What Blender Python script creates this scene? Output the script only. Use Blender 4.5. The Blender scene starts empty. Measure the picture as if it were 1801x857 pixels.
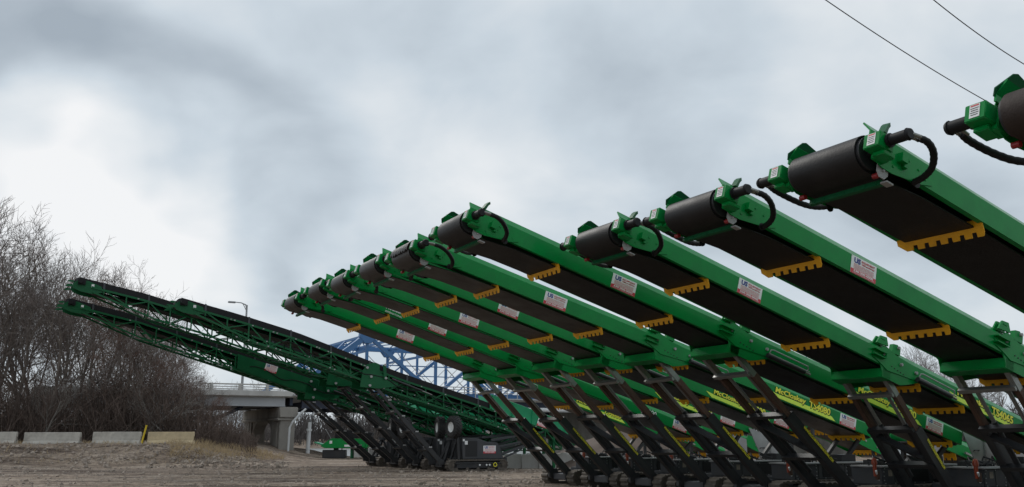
import bpy, math, random
from math import sin, cos, pi, radians, atan2, sqrt, hypot
from mathutils import Vector, Matrix, noise, Euler

scene = bpy.context.scene
col = scene.collection
R = radians

# ------------------------------------------------------------------ camera
PITCH, ROLL = R(12.247), R(-0.15)
CAM = Vector((0.0, 0.0, 1.5))
cam = bpy.data.cameras.new('camera')
cam.sensor_width = 36.0
cam.lens = 1578.2 / 1801.0 * 36.0
cam.clip_start, cam.clip_end = 0.1, 6000.0
cam_o = bpy.data.objects.new('camera', cam)
rt0, up0 = Vector((1, 0, 0)), Vector((0, -sin(PITCH), cos(PITCH)))
rt = rt0 * cos(ROLL) + up0 * sin(ROLL)
up = up0 * cos(ROLL) - rt0 * sin(ROLL)
fw = Vector((0, cos(PITCH), sin(PITCH)))
m = Matrix((rt, up, -fw)).transposed().to_4x4()
m.translation = CAM
cam_o.matrix_world = m
col.objects.link(cam_o)
scene.camera = cam_o
scene.render.resolution_x, scene.render.resolution_y = 1024, 487

# ------------------------------------------------------------------ exposure
scene.view_settings.view_transform = 'Standard'
scene.view_settings.look = 'None'
scene.view_settings.exposure = 0.0
scene.view_settings.gamma = 1.0

# ------------------------------------------------------------------ sun and sky
SUN_EL, SUN_AZ = R(42), R(-38)          # azimuth from +Y towards +X
sun = bpy.data.lights.new('sun', 'SUN')
sun.energy = 1.15
sun.angle = R(25)
sun.color = (1.0, 0.96, 0.9)
sun_o = bpy.data.objects.new('sun', sun)
sd = Vector((sin(SUN_AZ) * cos(SUN_EL), cos(SUN_AZ) * cos(SUN_EL), sin(SUN_EL)))
sun_o.rotation_euler = sd.to_track_quat('Z', 'Y').to_euler()
sun_o.location = (0, 0, 60)
col.objects.link(sun_o)

world = bpy.data.worlds.new('World')
scene.world = world
world.use_nodes = True
NT = world.node_tree


FX = 1578.2 / cos(PITCH)


def pix_dir(px, py):
    a, b = px - 900.5, 428.5 - py
    return (rt * (a / 1578.2) + up * (b / 1578.2) + fw).normalized()


def build_sky():
    n, l = NT.nodes, NT.links
    n.clear()
    out = n.new('ShaderNodeOutputWorld')
    bg = n.new('ShaderNodeBackground')
    bg.inputs['Strength'].default_value = 0.1
    sky = n.new('ShaderNodeTexSky')
    sky.sky_type = 'NISHITA'
    sky.sun_disc = False
    sky.sun_elevation = SUN_EL
    sky.sun_rotation = SUN_AZ
    tc = n.new('ShaderNodeTexCoord')
    # the cloud deck: the view direction is carried on to a flat layer overhead
    sep = n.new('ShaderNodeSeparateXYZ')
    l.new(tc.outputs['Generated'], sep.inputs[0])

    def math_(op, a, b=None, clamp=False):
        x = n.new('ShaderNodeMath')
        x.operation = op
        x.use_clamp = clamp
        for i, v in enumerate((a, b)):
            if v is None:
                continue
            if isinstance(v, (int, float)):
                x.inputs[i].default_value = v
            else:
                l.new(v, x.inputs[i])
        return x.outputs[0]
    zz = math_('ADD', math_('ABSOLUTE', sep.outputs['Z']), 0.45)
    cx, cy = math_('DIVIDE', sep.outputs['X'], zz), math_('DIVIDE', sep.outputs['Y'], zz)
    comb = n.new('ShaderNodeCombineXYZ')
    l.new(cx, comb.inputs[0])
    l.new(cy, comb.inputs[1])

    def noise_(scale, detail, rough, dist, off):
        mp = n.new('ShaderNodeMapping')
        mp.inputs['Location'].default_value = off
        l.new(comb.outputs[0], mp.inputs[0])
        x = n.new('ShaderNodeTexNoise')
        x.inputs['Scale'].default_value = scale
        x.inputs['Detail'].default_value = detail
        x.inputs['Roughness'].default_value = rough
        x.inputs['Distortion'].default_value = dist
        l.new(mp.outputs[0], x.inputs['Vector'])
        return x
    big = noise_(1.9, 5, 0.50, 0.25, (3.1, 0.4, 0))
    fine = noise_(4.6, 5, 0.52, 0.35, (7.7, 2.0, 0))
    warp = noise_(2.6, 3, 0.5, 0.0, (1.0, 9.0, 3.0))
    # softly bent directions for the broad light and dark banks of cloud
    sub = n.new('ShaderNodeVectorMath')
    sub.operation = 'SUBTRACT'
    l.new(warp.outputs['Color'], sub.inputs[0])
    sub.inputs[1].default_value = (0.5, 0.5, 0.5)
    scl = n.new('ShaderNodeVectorMath')
    scl.operation = 'SCALE'
    l.new(sub.outputs[0], scl.inputs[0])
    scl.inputs['Scale'].default_value = 0.30
    addv = n.new('ShaderNodeVectorMath')
    addv.operation = 'ADD'
    l.new(tc.outputs['Generated'], addv.inputs[0])
    l.new(scl.outputs[0], addv.inputs[1])
    nrm = n.new('ShaderNodeVectorMath')
    nrm.operation = 'NORMALIZE'
    l.new(addv.outputs[0], nrm.inputs[0])
    total = None
    for (px, py, rad, amp) in SKY_BANKS:
        d = n.new('ShaderNodeVectorMath')
        d.operation = 'DOT_PRODUCT'
        l.new(nrm.outputs[0], d.inputs[0])
        d.inputs[1].default_value = pix_dir(px, py)
        mr = n.new('ShaderNodeMapRange')
        mr.interpolation_type = 'SMOOTHERSTEP'
        mr.inputs['From Min'].default_value = cos(R(rad))
        mr.inputs['From Max'].default_value = 1.0
        mr.inputs['To Min'].default_value = 0.0
        mr.inputs['To Max'].default_value = amp * 0.85
        l.new(d.outputs['Value'], mr.inputs['Value'])
        total = mr.outputs[0] if total is None else math_('ADD', total, mr.outputs[0])
    v = math_('ADD', math_('MULTIPLY', big.outputs['Fac'], 0.85), math_('MULTIPLY', fine.outputs['Fac'], 0.48))
    v = math_('ADD', v, -0.075)
    v = math_('ADD', v, total)
    # a little paler low over the land
    low = n.new('ShaderNodeMapRange')
    low.inputs['From Min'].default_value = 0.30
    low.inputs['From Max'].default_value = 0.0
    low.inputs['To Min'].default_value = 0.0
    low.inputs['To Max'].default_value = 0.05
    l.new(sep.outputs['Z'], low.inputs['Value'])
    v = math_('ADD', v, low.outputs[0])
    ramp = n.new('ShaderNodeValToRGB')
    e = ramp.color_ramp.elements
    e[0].position, e[0].color = 0.18, (0.350, 0.412, 0.475, 1)
    e[1].position, e[1].color = 0.95, (0.905, 0.915, 0.925, 1)
    for pos, c in ((0.38, (0.470, 0.538, 0.602, 1)), (0.55, (0.590, 0.665, 0.730, 1)), (0.74, (0.755, 0.800, 0.835, 1))):
        x = e.new(pos)
        x.color = c
    l.new(v, ramp.inputs['Fac'])
    up10 = n.new('ShaderNodeVectorMath')
    up10.operation = 'SCALE'
    up10.inputs['Scale'].default_value = 10.0
    l.new(ramp.outputs['Color'], up10.inputs[0])
    mix = n.new('ShaderNodeMixRGB')
    mix.inputs['Fac'].default_value = 0.96          # nearly closed cloud deck
    l.new(sky.outputs['Color'], mix.inputs['Color1'])
    l.new(up10.outputs[0], mix.inputs['Color2'])
    l.new(mix.outputs[0], bg.inputs['Color'])
    l.new(bg.outputs[0], out.inputs['Surface'])


SKY_BANKS = [
    # px, py, radius in degrees, amount
    (60, 300, 7.5, 0.26), (230, 350, 8, 0.26), (380, 370, 7, 0.24), (0, 230, 5, 0.16), (100, 420, 8, 0.08),
    (110, 130, 9, -0.24), (260, 190, 9, -0.20), (420, 260, 8, -0.16), (0, 60, 8, -0.14),
    (520, 370, 6, -0.16), (700, 290, 9, 0.16), (460, 160, 8, 0.10), (1180, 110, 9, -0.14), (1400, 180, 10, -0.07),
    (980, 330, 9, 0.03), (1700, 330, 9, -0.10), (1500, 60, 8, 0.07), (60, 420, 8, 0.12), (430, 480, 8, -0.02),
]
build_sky()

# ------------------------------------------------------------------ materials
def mat(name, color, rough=0.6, metal=0.0, var=0.15, scale=6.0, coat=0.0, bump=0.0, bscale=40.0, color2=None, stretch=(1, 1, 1), spec=0.5,
        dirt=None, dirt_amt=0.0, dirt_scale=2.0):
    mt = bpy.data.materials.new(name)
    mt.use_nodes = True
    nt = mt.node_tree
    n, l = nt.nodes, nt.links
    b = n['Principled BSDF']
    b.inputs['Roughness'].default_value = rough
    b.inputs['Metallic'].default_value = metal
    b.inputs['Specular IOR Level'].default_value = spec
    b.inputs['Coat Weight'].default_value = coat
    b.inputs['Coat Roughness'].default_value = 0.16
    tc = n.new('ShaderNodeTexCoord')
    mp = n.new('ShaderNodeMapping')
    mp.inputs['Scale'].default_value = stretch
    l.new(tc.outputs['Object'], mp.inputs[0])
    nz = n.new('ShaderNodeTexNoise')
    nz.inputs['Scale'].default_value = scale
    nz.inputs['Detail'].default_value = 5
    l.new(mp.outputs[0], nz.inputs['Vector'])
    rp = n.new('ShaderNodeValToRGB')
    c2 = color2 or tuple(c * (1 + var) for c in color)
    c1 = tuple(c * (1 - var) for c in color)
    rp.color_ramp.elements[0].position, rp.color_ramp.elements[0].color = 0.3, (*c1, 1)
    rp.color_ramp.elements[1].position, rp.color_ramp.elements[1].color = 0.7, (*c2, 1)
    l.new(nz.outputs['Fac'], rp.inputs['Fac'])
    out = rp.outputs['Color']
    if dirt:
        n2 = n.new('ShaderNodeTexNoise')
        n2.inputs['Scale'].default_value = dirt_scale
        n2.inputs['Detail'].default_value = 7
        n2.inputs['Roughness'].default_value = 0.65
        l.new(mp.outputs[0], n2.inputs['Vector'])
        mr = n.new('ShaderNodeMapRange')
        mr.inputs['From Min'].default_value, mr.inputs['From Max'].default_value = 0.45, 0.72
        mr.inputs['To Max'].default_value = dirt_amt
        l.new(n2.outputs['Fac'], mr.inputs['Value'])
        mx = n.new('ShaderNodeMixRGB')
        l.new(mr.outputs[0], mx.inputs['Fac'])
        l.new(out, mx.inputs['Color1'])
        mx.inputs['Color2'].default_value = (*dirt, 1)
        out = mx.outputs[0]
        mr2 = n.new('ShaderNodeMath')
        mr2.operation = 'MULTIPLY_ADD'
        l.new(mr.outputs[0], mr2.inputs[0])
        mr2.inputs[1].default_value = 0.3
        mr2.inputs[2].default_value = rough
        l.new(mr2.outputs[0], b.inputs['Roughness'])
    l.new(out, b.inputs['Base Color'])
    if bump:
        nb = n.new('ShaderNodeTexNoise')
        nb.inputs['Scale'].default_value = bscale
        nb.inputs['Detail'].default_value = 6
        l.new(mp.outputs[0], nb.inputs['Vector'])
        bp = n.new('ShaderNodeBump')
        bp.inputs['Strength'].default_value = bump
        bp.inputs['Distance'].default_value = 0.02
        l.new(nb.outputs['Fac'], bp.inputs['Height'])
        l.new(bp.outputs[0], b.inputs['Normal'])
    return mt


M = {}
M['green'] = mat('green_paint', (0.0015, 0.235, 0.046), 0.36, var=0.09, scale=1.3, coat=0.22, spec=0.08, dirt=(0.012, 0.135, 0.045), dirt_amt=0.40, dirt_scale=2.3)
M['dgreen'] = mat('truss_and_shade_green', (0.002, 0.098, 0.032), 0.45, var=0.12, scale=2.0, coat=0.05, spec=0.25, dirt=(0.03, 0.09, 0.04), dirt_amt=0.35)  # truss paint, also the shaded copy of green on head wing and bracket
M['mint'] = mat('sky_lit_green_paint', (0.02, 0.33, 0.15), 0.35, var=0.08, scale=2.0, coat=0.3)  # lighter than the other greens: sky reflection put into the colour
M['belt'] = mat('rubber_belt', (0.010, 0.0092, 0.0095), 0.48, var=0.25, scale=3.0, dirt=(0.028, 0.023, 0.021), dirt_amt=0.5, dirt_scale=1.2, bump=0.15, spec=0.3)
M['belt_brown'] = mat('brown_stained_belt', (0.045, 0.030, 0.024), 0.6, var=0.4, scale=1.5, dirt=(0.016, 0.015, 0.015), dirt_amt=0.8, dirt_scale=1.6, bump=0.15, spec=0.3)
M['belt_dusty'] = mat('dusty_rubber_belt', (0.017, 0.0145, 0.014), 0.42, var=0.25, scale=3.0, dirt=(0.040, 0.031, 0.027), dirt_amt=0.6, dirt_scale=1.2, bump=0.10, spec=0.5)
M['rubber'] = mat('black_rubber', (0.010, 0.010, 0.011), 0.55, var=0.2, scale=8, spec=0.25)
M['black'] = mat('black_paint', (0.020, 0.021, 0.024), 0.42, var=0.15, scale=3, dirt=(0.07, 0.06, 0.05), dirt_amt=0.3, dirt_scale=2.5)
M['char'] = mat('charcoal_paint', (0.042, 0.045, 0.052), 0.45, var=0.12, scale=3, dirt=(0.10, 0.085, 0.07), dirt_amt=0.35, dirt_scale=2.0)
M['yellow'] = mat('safety_yellow', (0.84, 0.40, 0.008), 0.5, var=0.14, scale=4, spec=0.3, dirt=(0.30, 0.15, 0.03), dirt_amt=0.6, dirt_scale=4)
M['steel'] = mat('bare_steel', (0.30, 0.30, 0.29), 0.40, metal=0.65, var=0.15, scale=7, dirt=(0.16, 0.12, 0.09), dirt_amt=0.4)
M['rust'] = mat('rusty_steel', (0.085, 0.042, 0.026), 0.65, var=0.35, scale=5, dirt=(0.03, 0.022, 0.02), dirt_amt=0.6, stretch=(1, 1, 1))
M['galv'] = mat('galvanised_plate', (0.36, 0.36, 0.36), 0.55, metal=0.15, var=0.10, scale=2.2, dirt=(0.25, 0.24, 0.22), dirt_amt=0.5, dirt_scale=3)
M['white'] = mat('white_vinyl', (0.80, 0.80, 0.79), 0.4, var=0.03, scale=8)
M['red'] = mat('red_vinyl', (0.60, 0.030, 0.050), 0.4, var=0.06, scale=8)
M['redp'] = mat('red_plastic', (0.26, 0.016, 0.018), 0.4, var=0.1)
M['navy'] = mat('navy_vinyl', (0.022, 0.040, 0.26), 0.4, var=0.06)
M['lime'] = mat('lime_vinyl', (0.80, 1.0, 0.09), 0.4, var=0.05)
M['lemon'] = mat('yellow_vinyl', (0.95, 0.86, 0.05), 0.4, var=0.05)
M['dletter'] = mat('dark_outline_vinyl', (0.004, 0.05, 0.012), 0.5, var=0.05)
M['track'] = mat('muddy_track_steel', (0.095, 0.080, 0.066), 0.7, metal=0.2, var=0.3, scale=9, dirt=(0.16, 0.13, 0.10), dirt_amt=0.7, dirt_scale=5)
M['tyre'] = mat('tyre_rubber', (0.028, 0.027, 0.027), 0.75, var=0.2, scale=9, dirt=(0.09, 0.08, 0.07), dirt_amt=0.4)
M['rim'] = mat('white_rim', (0.80, 0.80, 0.78), 0.45, var=0.08, scale=5)
M['blue'] = mat('blue_bridge_paint', (0.050, 0.165, 0.370), 0.5, var=0.15, scale=0.8, dirt=(0.10, 0.13, 0.2), dirt_amt=0.3, dirt_scale=0.6)  # blue lightened for distance, haze put into the colour
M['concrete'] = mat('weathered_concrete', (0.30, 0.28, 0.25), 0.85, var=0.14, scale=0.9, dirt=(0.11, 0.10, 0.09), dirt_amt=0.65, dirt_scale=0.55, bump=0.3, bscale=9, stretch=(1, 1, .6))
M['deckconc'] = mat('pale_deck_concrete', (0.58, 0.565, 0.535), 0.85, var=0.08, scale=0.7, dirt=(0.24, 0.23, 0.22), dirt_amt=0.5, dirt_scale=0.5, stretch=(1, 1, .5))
M['girder'] = mat('grey_girder_paint', (0.40, 0.41, 0.42), 0.55, var=0.08, scale=0.5)
M['barrier'] = mat('grey_barrier_concrete', (0.50, 0.465, 0.41), 0.85, var=0.10, scale=2.0, dirt=(0.20, 0.175, 0.15), dirt_amt=0.6, dirt_scale=1.6, bump=0.3)
M['barrier_tan'] = mat('tan_barrier_concrete', (0.60, 0.48, 0.30), 0.85, var=0.10, scale=2.0, dirt=(0.26, 0.21, 0.15), dirt_amt=0.5, dirt_scale=1.6, bump=0.3)
M['whitepipe'] = mat('white_pipe_paint', (0.66, 0.67, 0.67), 0.5, var=0.06, scale=2.0)
M['lamp'] = mat('lamp_post_metal', (0.34, 0.35, 0.36), 0.45, metal=0.4, var=0.05)
M['wire'] = mat('wire_black', (0.03, 0.03, 0.032), 0.6, var=0.05)
M['bark'] = mat('bark', (0.165, 0.138, 0.118), 0.9, var=0.3, scale=3.0)
M['bark_pale'] = mat('pale_bark', (0.22, 0.20, 0.18), 0.9, var=0.25, scale=3.0)
M['twig'] = mat('twig', (0.165, 0.138, 0.124), 0.9, var=0.3, scale=1.5)
M['twig_red'] = mat('reddish_twig', (0.180, 0.112, 0.088), 0.9, var=0.3, scale=1.5)
M['brush'] = mat('brush_twigs', (0.125, 0.092, 0.076), 0.95, var=0.35, scale=0.6)
M['farwood'] = mat('far_wood_twigs', (0.092, 0.080, 0.076), 0.95, var=0.25, scale=0.2)
M['drygrass'] = mat('dry_grass', (0.46, 0.345, 0.205), 0.9, var=0.3, scale=1.5)
M['stone'] = mat('rubble_stone', (0.31, 0.255, 0.21), 0.9, var=0.40, scale=3.0, bump=0.4)
M['screen'] = mat('dark_grille', (0.012, 0.012, 0.013), 0.6, var=0.2, scale=30)
M['orange'] = mat('orange_lens', (0.30, 0.045, 0.015), 0.35, var=0.1)
M['yellowpost'] = mat('yellow_post_paint', (0.70, 0.50, 0.02), 0.5, var=0.06)
M['dirtpile'] = mat('brown_stockpile', (0.115, 0.085, 0.068), 0.95, var=0.25, scale=1.5, bump=0.6, bscale=6)
M['fascia'] = mat('dark_bridge_steel', (0.035, 0.045, 0.075), 0.6, var=0.1, scale=1.0)


def ground_material():
    mt = bpy.data.materials.new('rutted_dirt')
    mt.use_nodes = True
    n, l = mt.node_tree.nodes, mt.node_tree.links
    b = n['Principled BSDF']
    b.inputs['Specular IOR Level'].default_value = 0.25
    tc = n.new('ShaderNodeTexCoord')

    def nz(scale, detail, stretch, rot=0.0, rough=0.6, dist=0.0):
        mp = n.new('ShaderNodeMapping')
        mp.inputs['Scale'].default_value = stretch
        mp.inputs['Rotation'].default_value = (0, 0, rot)
        l.new(tc.outputs['Object'], mp.inputs[0])
        x = n.new('ShaderNodeTexNoise')
        x.inputs['Scale'].default_value = scale
        x.inputs['Detail'].default_value = detail
        x.inputs['Roughness'].default_value = rough
        x.inputs['Distortion'].default_value = dist
        l.new(mp.outputs[0], x.inputs['Vector'])
        return x.outputs['Fac']

    def ramp(f, stops):
        r = n.new('ShaderNodeValToRGB')
        e = r.color_ramp.elements
        e[0].position, e[0].color = stops[0][0], (*stops[0][1], 1)
        e[1].position, e[1].color = stops[-1][0], (*stops[-1][1], 1)
        for p, c in stops[1:-1]:
            x = e.new(p)
            x.color = (*c, 1)
        l.new(f, r.inputs['Fac'])
        return r.outputs['Color']

    def mixc(f, a, bb):
        x = n.new('ShaderNodeMixRGB')
        for s, v in zip(('Fac', 'Color1', 'Color2'), (f, a, bb)):
            if isinstance(v, (tuple, float)):
                x.inputs[s].default_value = (*v, 1) if isinstance(v, tuple) else v
            else:
                l.new(v, x.inputs[s])
        return x.outputs[0]
    base = ramp(nz(0.35, 8, (1, 1, 1), dist=0.4), [(0.3, (0.300, 0.228, 0.170)), (0.5, (0.405, 0.318, 0.246)), (0.72, (0.525, 0.430, 0.350))])
    # dark churned mud along the tracks the machines drove in
    streak = nz(0.9, 7, (0.14, 0.75, 1), R(8), 0.62, 0.8)
    patch = nz(0.06, 4, (1, 1, 1), 0, 0.55, 0.5)
    mm = n.new('ShaderNodeMath')
    mm.operation = 'MULTIPLY_ADD'
    l.new(patch, mm.inputs[0])
    mm.inputs[1].default_value = 0.55
    l.new(streak, mm.inputs[2])
    f = ramp(mm.outputs[0], [(0.76, (0, 0, 0)), (0.90, (0.95, 0.95, 0.95))])
    c = mixc(f, base, (0.115, 0.080, 0.060))
    pale = ramp(nz(0.5, 7, (0.2, 0.9, 1), R(-4), 0.6, 0.6), [(0.55, (0, 0, 0)), (0.75, (0.6, 0.6, 0.6))])
    c = mixc(pale, c, (0.64, 0.545, 0.455))
    grit_shade = ramp(nz(5, 9, (0.6, 1, 1), 0, 0.72), [(0.38, (0.48, 0.46, 0.45)), (0.60, (1.22, 1.22, 1.22))])  # grit tone plus dark crevice shade, both put into the colour
    mul = n.new('ShaderNodeMixRGB')
    mul.blend_type = 'MULTIPLY'
    mul.inputs['Fac'].default_value = 1.0
    l.new(c, mul.inputs['Color1'])
    l.new(grit_shade, mul.inputs['Color2'])
    l.new(mul.outputs[0], b.inputs['Base Color'])
    b.inputs['Roughness'].default_value = 0.85
    hb = n.new('ShaderNodeMath')
    hb.operation = 'ADD'
    l.new(nz(1.6, 8, (0.35, 1, 1), R(8), 0.7), hb.inputs[0])
    l.new(nz(9, 6, (1, 1, 1)), hb.inputs[1])
    bp = n.new('ShaderNodeBump')
    bp.inputs['Strength'].default_value = 1.0
    bp.inputs['Distance'].default_value = 0.22
    l.new(hb.outputs[0], bp.inputs['Height'])
    l.new(bp.outputs[0], b.inputs['Normal'])
    return mt


def water_material():
    mt = bpy.data.materials.new('river_water')
    mt.use_nodes = True
    n, l = mt.node_tree.nodes, mt.node_tree.links
    b = n['Principled BSDF']
    b.inputs['Base Color'].default_value = (0.16, 0.17, 0.165, 1)
    b.inputs['Roughness'].default_value = 0.42
    tc = n.new('ShaderNodeTexCoord')
    x = n.new('ShaderNodeTexNoise')
    x.inputs['Scale'].default_value = 0.9
    x.inputs['Detail'].default_value = 4
    l.new(tc.outputs['Object'], x.inputs['Vector'])
    bp = n.new('ShaderNodeBump')
    bp.inputs['Strength'].default_value = 0.15
    bp.inputs['Distance'].default_value = 0.1
    l.new(x.outputs['Fac'], bp.inputs['Height'])
    l.new(bp.outputs[0], b.inputs['Normal'])
    return mt


# ------------------------------------------------------------------ mesh helpers
def basis(a, b, hint=Vector((0, 0, 1))):
    z = (Vector(b) - Vector(a))
    L = z.length
    z = z / max(L, 1e-9)
    if abs(z.dot(hint)) > 0.985:
        hint = Vector((1, 0, 0)) if abs(z.x) < 0.9 else Vector((0, 1, 0))
    x = hint.cross(z).normalized()  # pale chips added for the bright sky gaps between the legs
    y = z.cross(x)
    return x, y, z, L


class MB:
    def __init__(self):
        self.v, self.f, self.s = [], [], []

    def add(self, vs, fs, smooth=False):
        k = len(self.v)
        self.v += [tuple(p) for p in vs]
        self.f += [tuple(i + k for i in f) for f in fs]
        self.s += [smooth] * len(fs)
        return self

    def box(self, c, s, rot=None):
        x, y, z = (t / 2 for t in s)
        vs = [Vector(p) for p in ((-x, -y, -z), (x, -y, -z), (x, y, -z), (-x, y, -z), (-x, -y, z), (x, -y, z), (x, y, z), (-x, y, z))]
        if rot is not None:
            vs = [rot @ p for p in vs]
        c = Vector(c)
        return self.add([p + c for p in vs], [(3, 2, 1, 0), (4, 5, 6, 7), (0, 1, 5, 4), (1, 2, 6, 5), (2, 3, 7, 6), (3, 0, 4, 7)])

    def bar(self, a, b, w, h, hint=Vector((0, 0, 1))):
        x, y, z, L = basis(a, b, hint)
        a, b = Vector(a), Vector(b)
        q = [(-w / 2, -h / 2), (w / 2, -h / 2), (w / 2, h / 2), (-w / 2, h / 2)]
        vs = [a + x * p + y * r for p, r in q] + [b + x * p + y * r for p, r in q]
        return self.add(vs, [(3, 2, 1, 0), (4, 5, 6, 7), (0, 1, 5, 4), (1, 2, 6, 5), (2, 3, 7, 6), (3, 0, 4, 7)])

    def tube(self, pts, r, n=8, caps=True):
        pts = [Vector(p) for p in pts]
        rs = r if isinstance(r, (list, tuple)) else [r] * len(pts)
        vs, fs = [], []
        hint = Vector((0.13, 0.21, 0.97))
        for i, p in enumerate(pts):
            a, b = pts[max(i - 1, 0)], pts[min(i + 1, len(pts) - 1)]
            x, y, z, L = basis(a, b, hint)
            for k in range(n):
                t = 2 * pi * k / n
                vs.append(p + x * (cos(t) * rs[i]) + y * (sin(t) * rs[i]))
        for i in range(len(pts) - 1):
            for k in range(n):
                a, b = i * n + k, i * n + (k + 1) % n
                fs.append((a, b, b + n, a + n))
        self.add(vs, fs, True)
        if caps:
            k = len(self.v) - len(vs)
            self.f += [tuple(k + i for i in range(n))[::-1], tuple(k + (len(pts) - 1) * n + i for i in range(n))]
            self.s += [False, False]
        return self

    def prism(self, poly, o, ex, ey, d):
        """a flat polygon (u, w) in the plane o + u*ex + w*ey, extruded by the vector d"""
        o, ex, ey, d = Vector(o), Vector(ex), Vector(ey), Vector(d)
        n = len(poly)
        p0 = [o + ex * u + ey * w for u, w in poly]
        fs = [tuple(range(n))[::-1], tuple(range(n, 2 * n))]
        fs += [(i, (i + 1) % n, n + (i + 1) % n, n + i) for i in range(n)]
        return self.add(p0 + [p + d for p in p0], fs)

    def sweep(self, sect, axis_pts, ex, ey, closed_caps=True):
        """section (u, w) carried along points"""
        ex, ey = Vector(ex), Vector(ey)
        n = len(sect)
        vs, fs = [], []
        for p in axis_pts:
            vs += [Vector(p) + ex * u + ey * w for u, w in sect]
        for i in range(len(axis_pts) - 1):
            for k in range(n):
                a, b = i * n + k, i * n + (k + 1) % n
                fs.append((a, b, b + n, a + n))
        if closed_caps:
            fs += [tuple(range(n))[::-1], tuple((len(axis_pts) - 1) * n + i for i in range(n))]
        return self.add(vs, fs)

    def mesh(self, name, mt):
        me = bpy.data.meshes.new(name)
        me.from_pydata(self.v, [], self.f)
        me.polygons.foreach_set('use_smooth', [True] * len(self.f))
        me.set_sharp_from_angle(angle=1.1 if sum(self.s) > 0.6 * len(self.s) else 0.42)
        me.materials.append(M[mt] if isinstance(mt, str) else mt)
        me.update()
        return me


def recalc(me):
    import bmesh
    bm = bmesh.new()
    bm.from_mesh(me)
    bmesh.ops.recalc_face_normals(bm, faces=bm.faces)
    bm.to_mesh(me)
    bm.free()
    return me


def bevel(me, w=0.01, seg=2):
    import bmesh
    bm = bmesh.new()
    bm.from_mesh(me)
    bmesh.ops.recalc_face_normals(bm, faces=bm.faces)
    ed = [e for e in bm.edges if len(e.link_faces) == 2 and e.calc_face_angle(0) > 0.5]
    bmesh.ops.bevel(bm, geom=ed, offset=w, segments=seg, affect='EDGES', clamp_overlap=True)
    bm.to_mesh(me)
    bm.free()
    return me


CACHE = {}


def cached(key, fn):
    if key not in CACHE:
        CACHE[key] = fn()
    return CACHE[key]


def put(name, me, parent=None, mx=None, label=None):
    o = bpy.data.objects.new(name, me)
    col.objects.link(o)
    if parent is not None:
        o.parent = parent
    if mx is not None:
        o.matrix_local = mx
    if label:
        o['label'] = label
    return o


def tag(o, label, cat=None, group=None, kind=None):
    o['label'] = label
    if cat:
        o['category'] = cat
    if group:
        o['group'] = group
    if kind:
        o['kind'] = kind
    return o


def thing(name, loc, rz, label, cat, group=None):
    o = bpy.data.objects.new(name, None)
    o.empty_display_size = 0.3
    o.location = loc
    o.rotation_euler = (0, 0, rz)
    col.objects.link(o)
    return tag(o, label, cat, group)


def structure(name, me, label):
    o = put(name, me)
    return tag(o, label, None, None, 'structure')


def unit(mt):
    return cached(('unit', mt), lambda: MB().box((0, 0, 0.5), (1, 1, 1)).mesh('bar_' + mt, mt))


def bar(name, a, b, w, h, mt, parent, hint=Vector((0, 0, 1))):
    """one straight member; all members of a material share one mesh"""
    x, y, z, L = basis(a, b, hint)
    mx = Matrix((x * w, y * h, z * L)).transposed().to_4x4()
    mx.translation = Vector(a)
    return put(name, unit(mt), parent, mx)


def rod_mesh(mt):
    return cached(('rod', mt), lambda: MB().tube([(0, 0, 0), (0, 0, 1)], 0.5, 10).mesh('rod_' + mt, mt))


def rod(name, a, b, d, mt, parent):
    x, y, z, L = basis(a, b)
    mx = Matrix((x * d, y * d, z * L)).transposed().to_4x4()
    mx.translation = Vector(a)
    return put(name, rod_mesh(mt), parent, mx)


def text_mesh(txt, mt, w, h, bold=0.0):
    """lettering as a flat mesh, w wide and h high, origin at its centre"""
    def make():
        cu = bpy.data.curves.new('lettering', 'FONT')
        cu.body = txt
        cu.size = 1.0
        cu.offset = bold
        cu.resolution_u = 3
        cu.extrude = 0.002
        o = bpy.data.objects.new('lettering', cu)
        col.objects.link(o)
        bpy.context.view_layer.update()
        dg = bpy.context.evaluated_depsgraph_get()
        me = bpy.data.meshes.new_from_object(o.evaluated_get(dg))
        bpy.data.objects.remove(o)
        bpy.data.curves.remove(cu)
        xs = [v.co.x for v in me.vertices]
        ys = [v.co.y for v in me.vertices]
        x0, x1, y0, y1 = min(xs), max(xs), min(ys), max(ys)
        for v in me.vertices:
            v.co.x = ((v.co.x - x0) / (x1 - x0) - 0.5) * w
            v.co.y = ((v.co.y - y0) / (y1 - y0) - 0.5) * h
        me.materials.clear()
        me.materials.append(M[mt])
        me.name = 'lettering'
        return me
    return cached(('text', txt, mt, round(w, 3), round(h, 3)), make)


def face_mx(p, ex, ey):
    """matrix that lays local x, y on ex, ey at p"""
    ex, ey = Vector(ex).normalized(), Vector(ey).normalized()
    ez = ex.cross(ey)
    mx = Matrix((ex, ey, ez)).transposed().to_4x4()
    mx.translation = Vector(p)
    return mx


# ------------------------------------------------------------------ ground
def smooth(a, b, x):
    t = max(0.0, min(1.0, (x - a) / (b - a)))
    return t * t * (3 - 2 * t)


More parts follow.
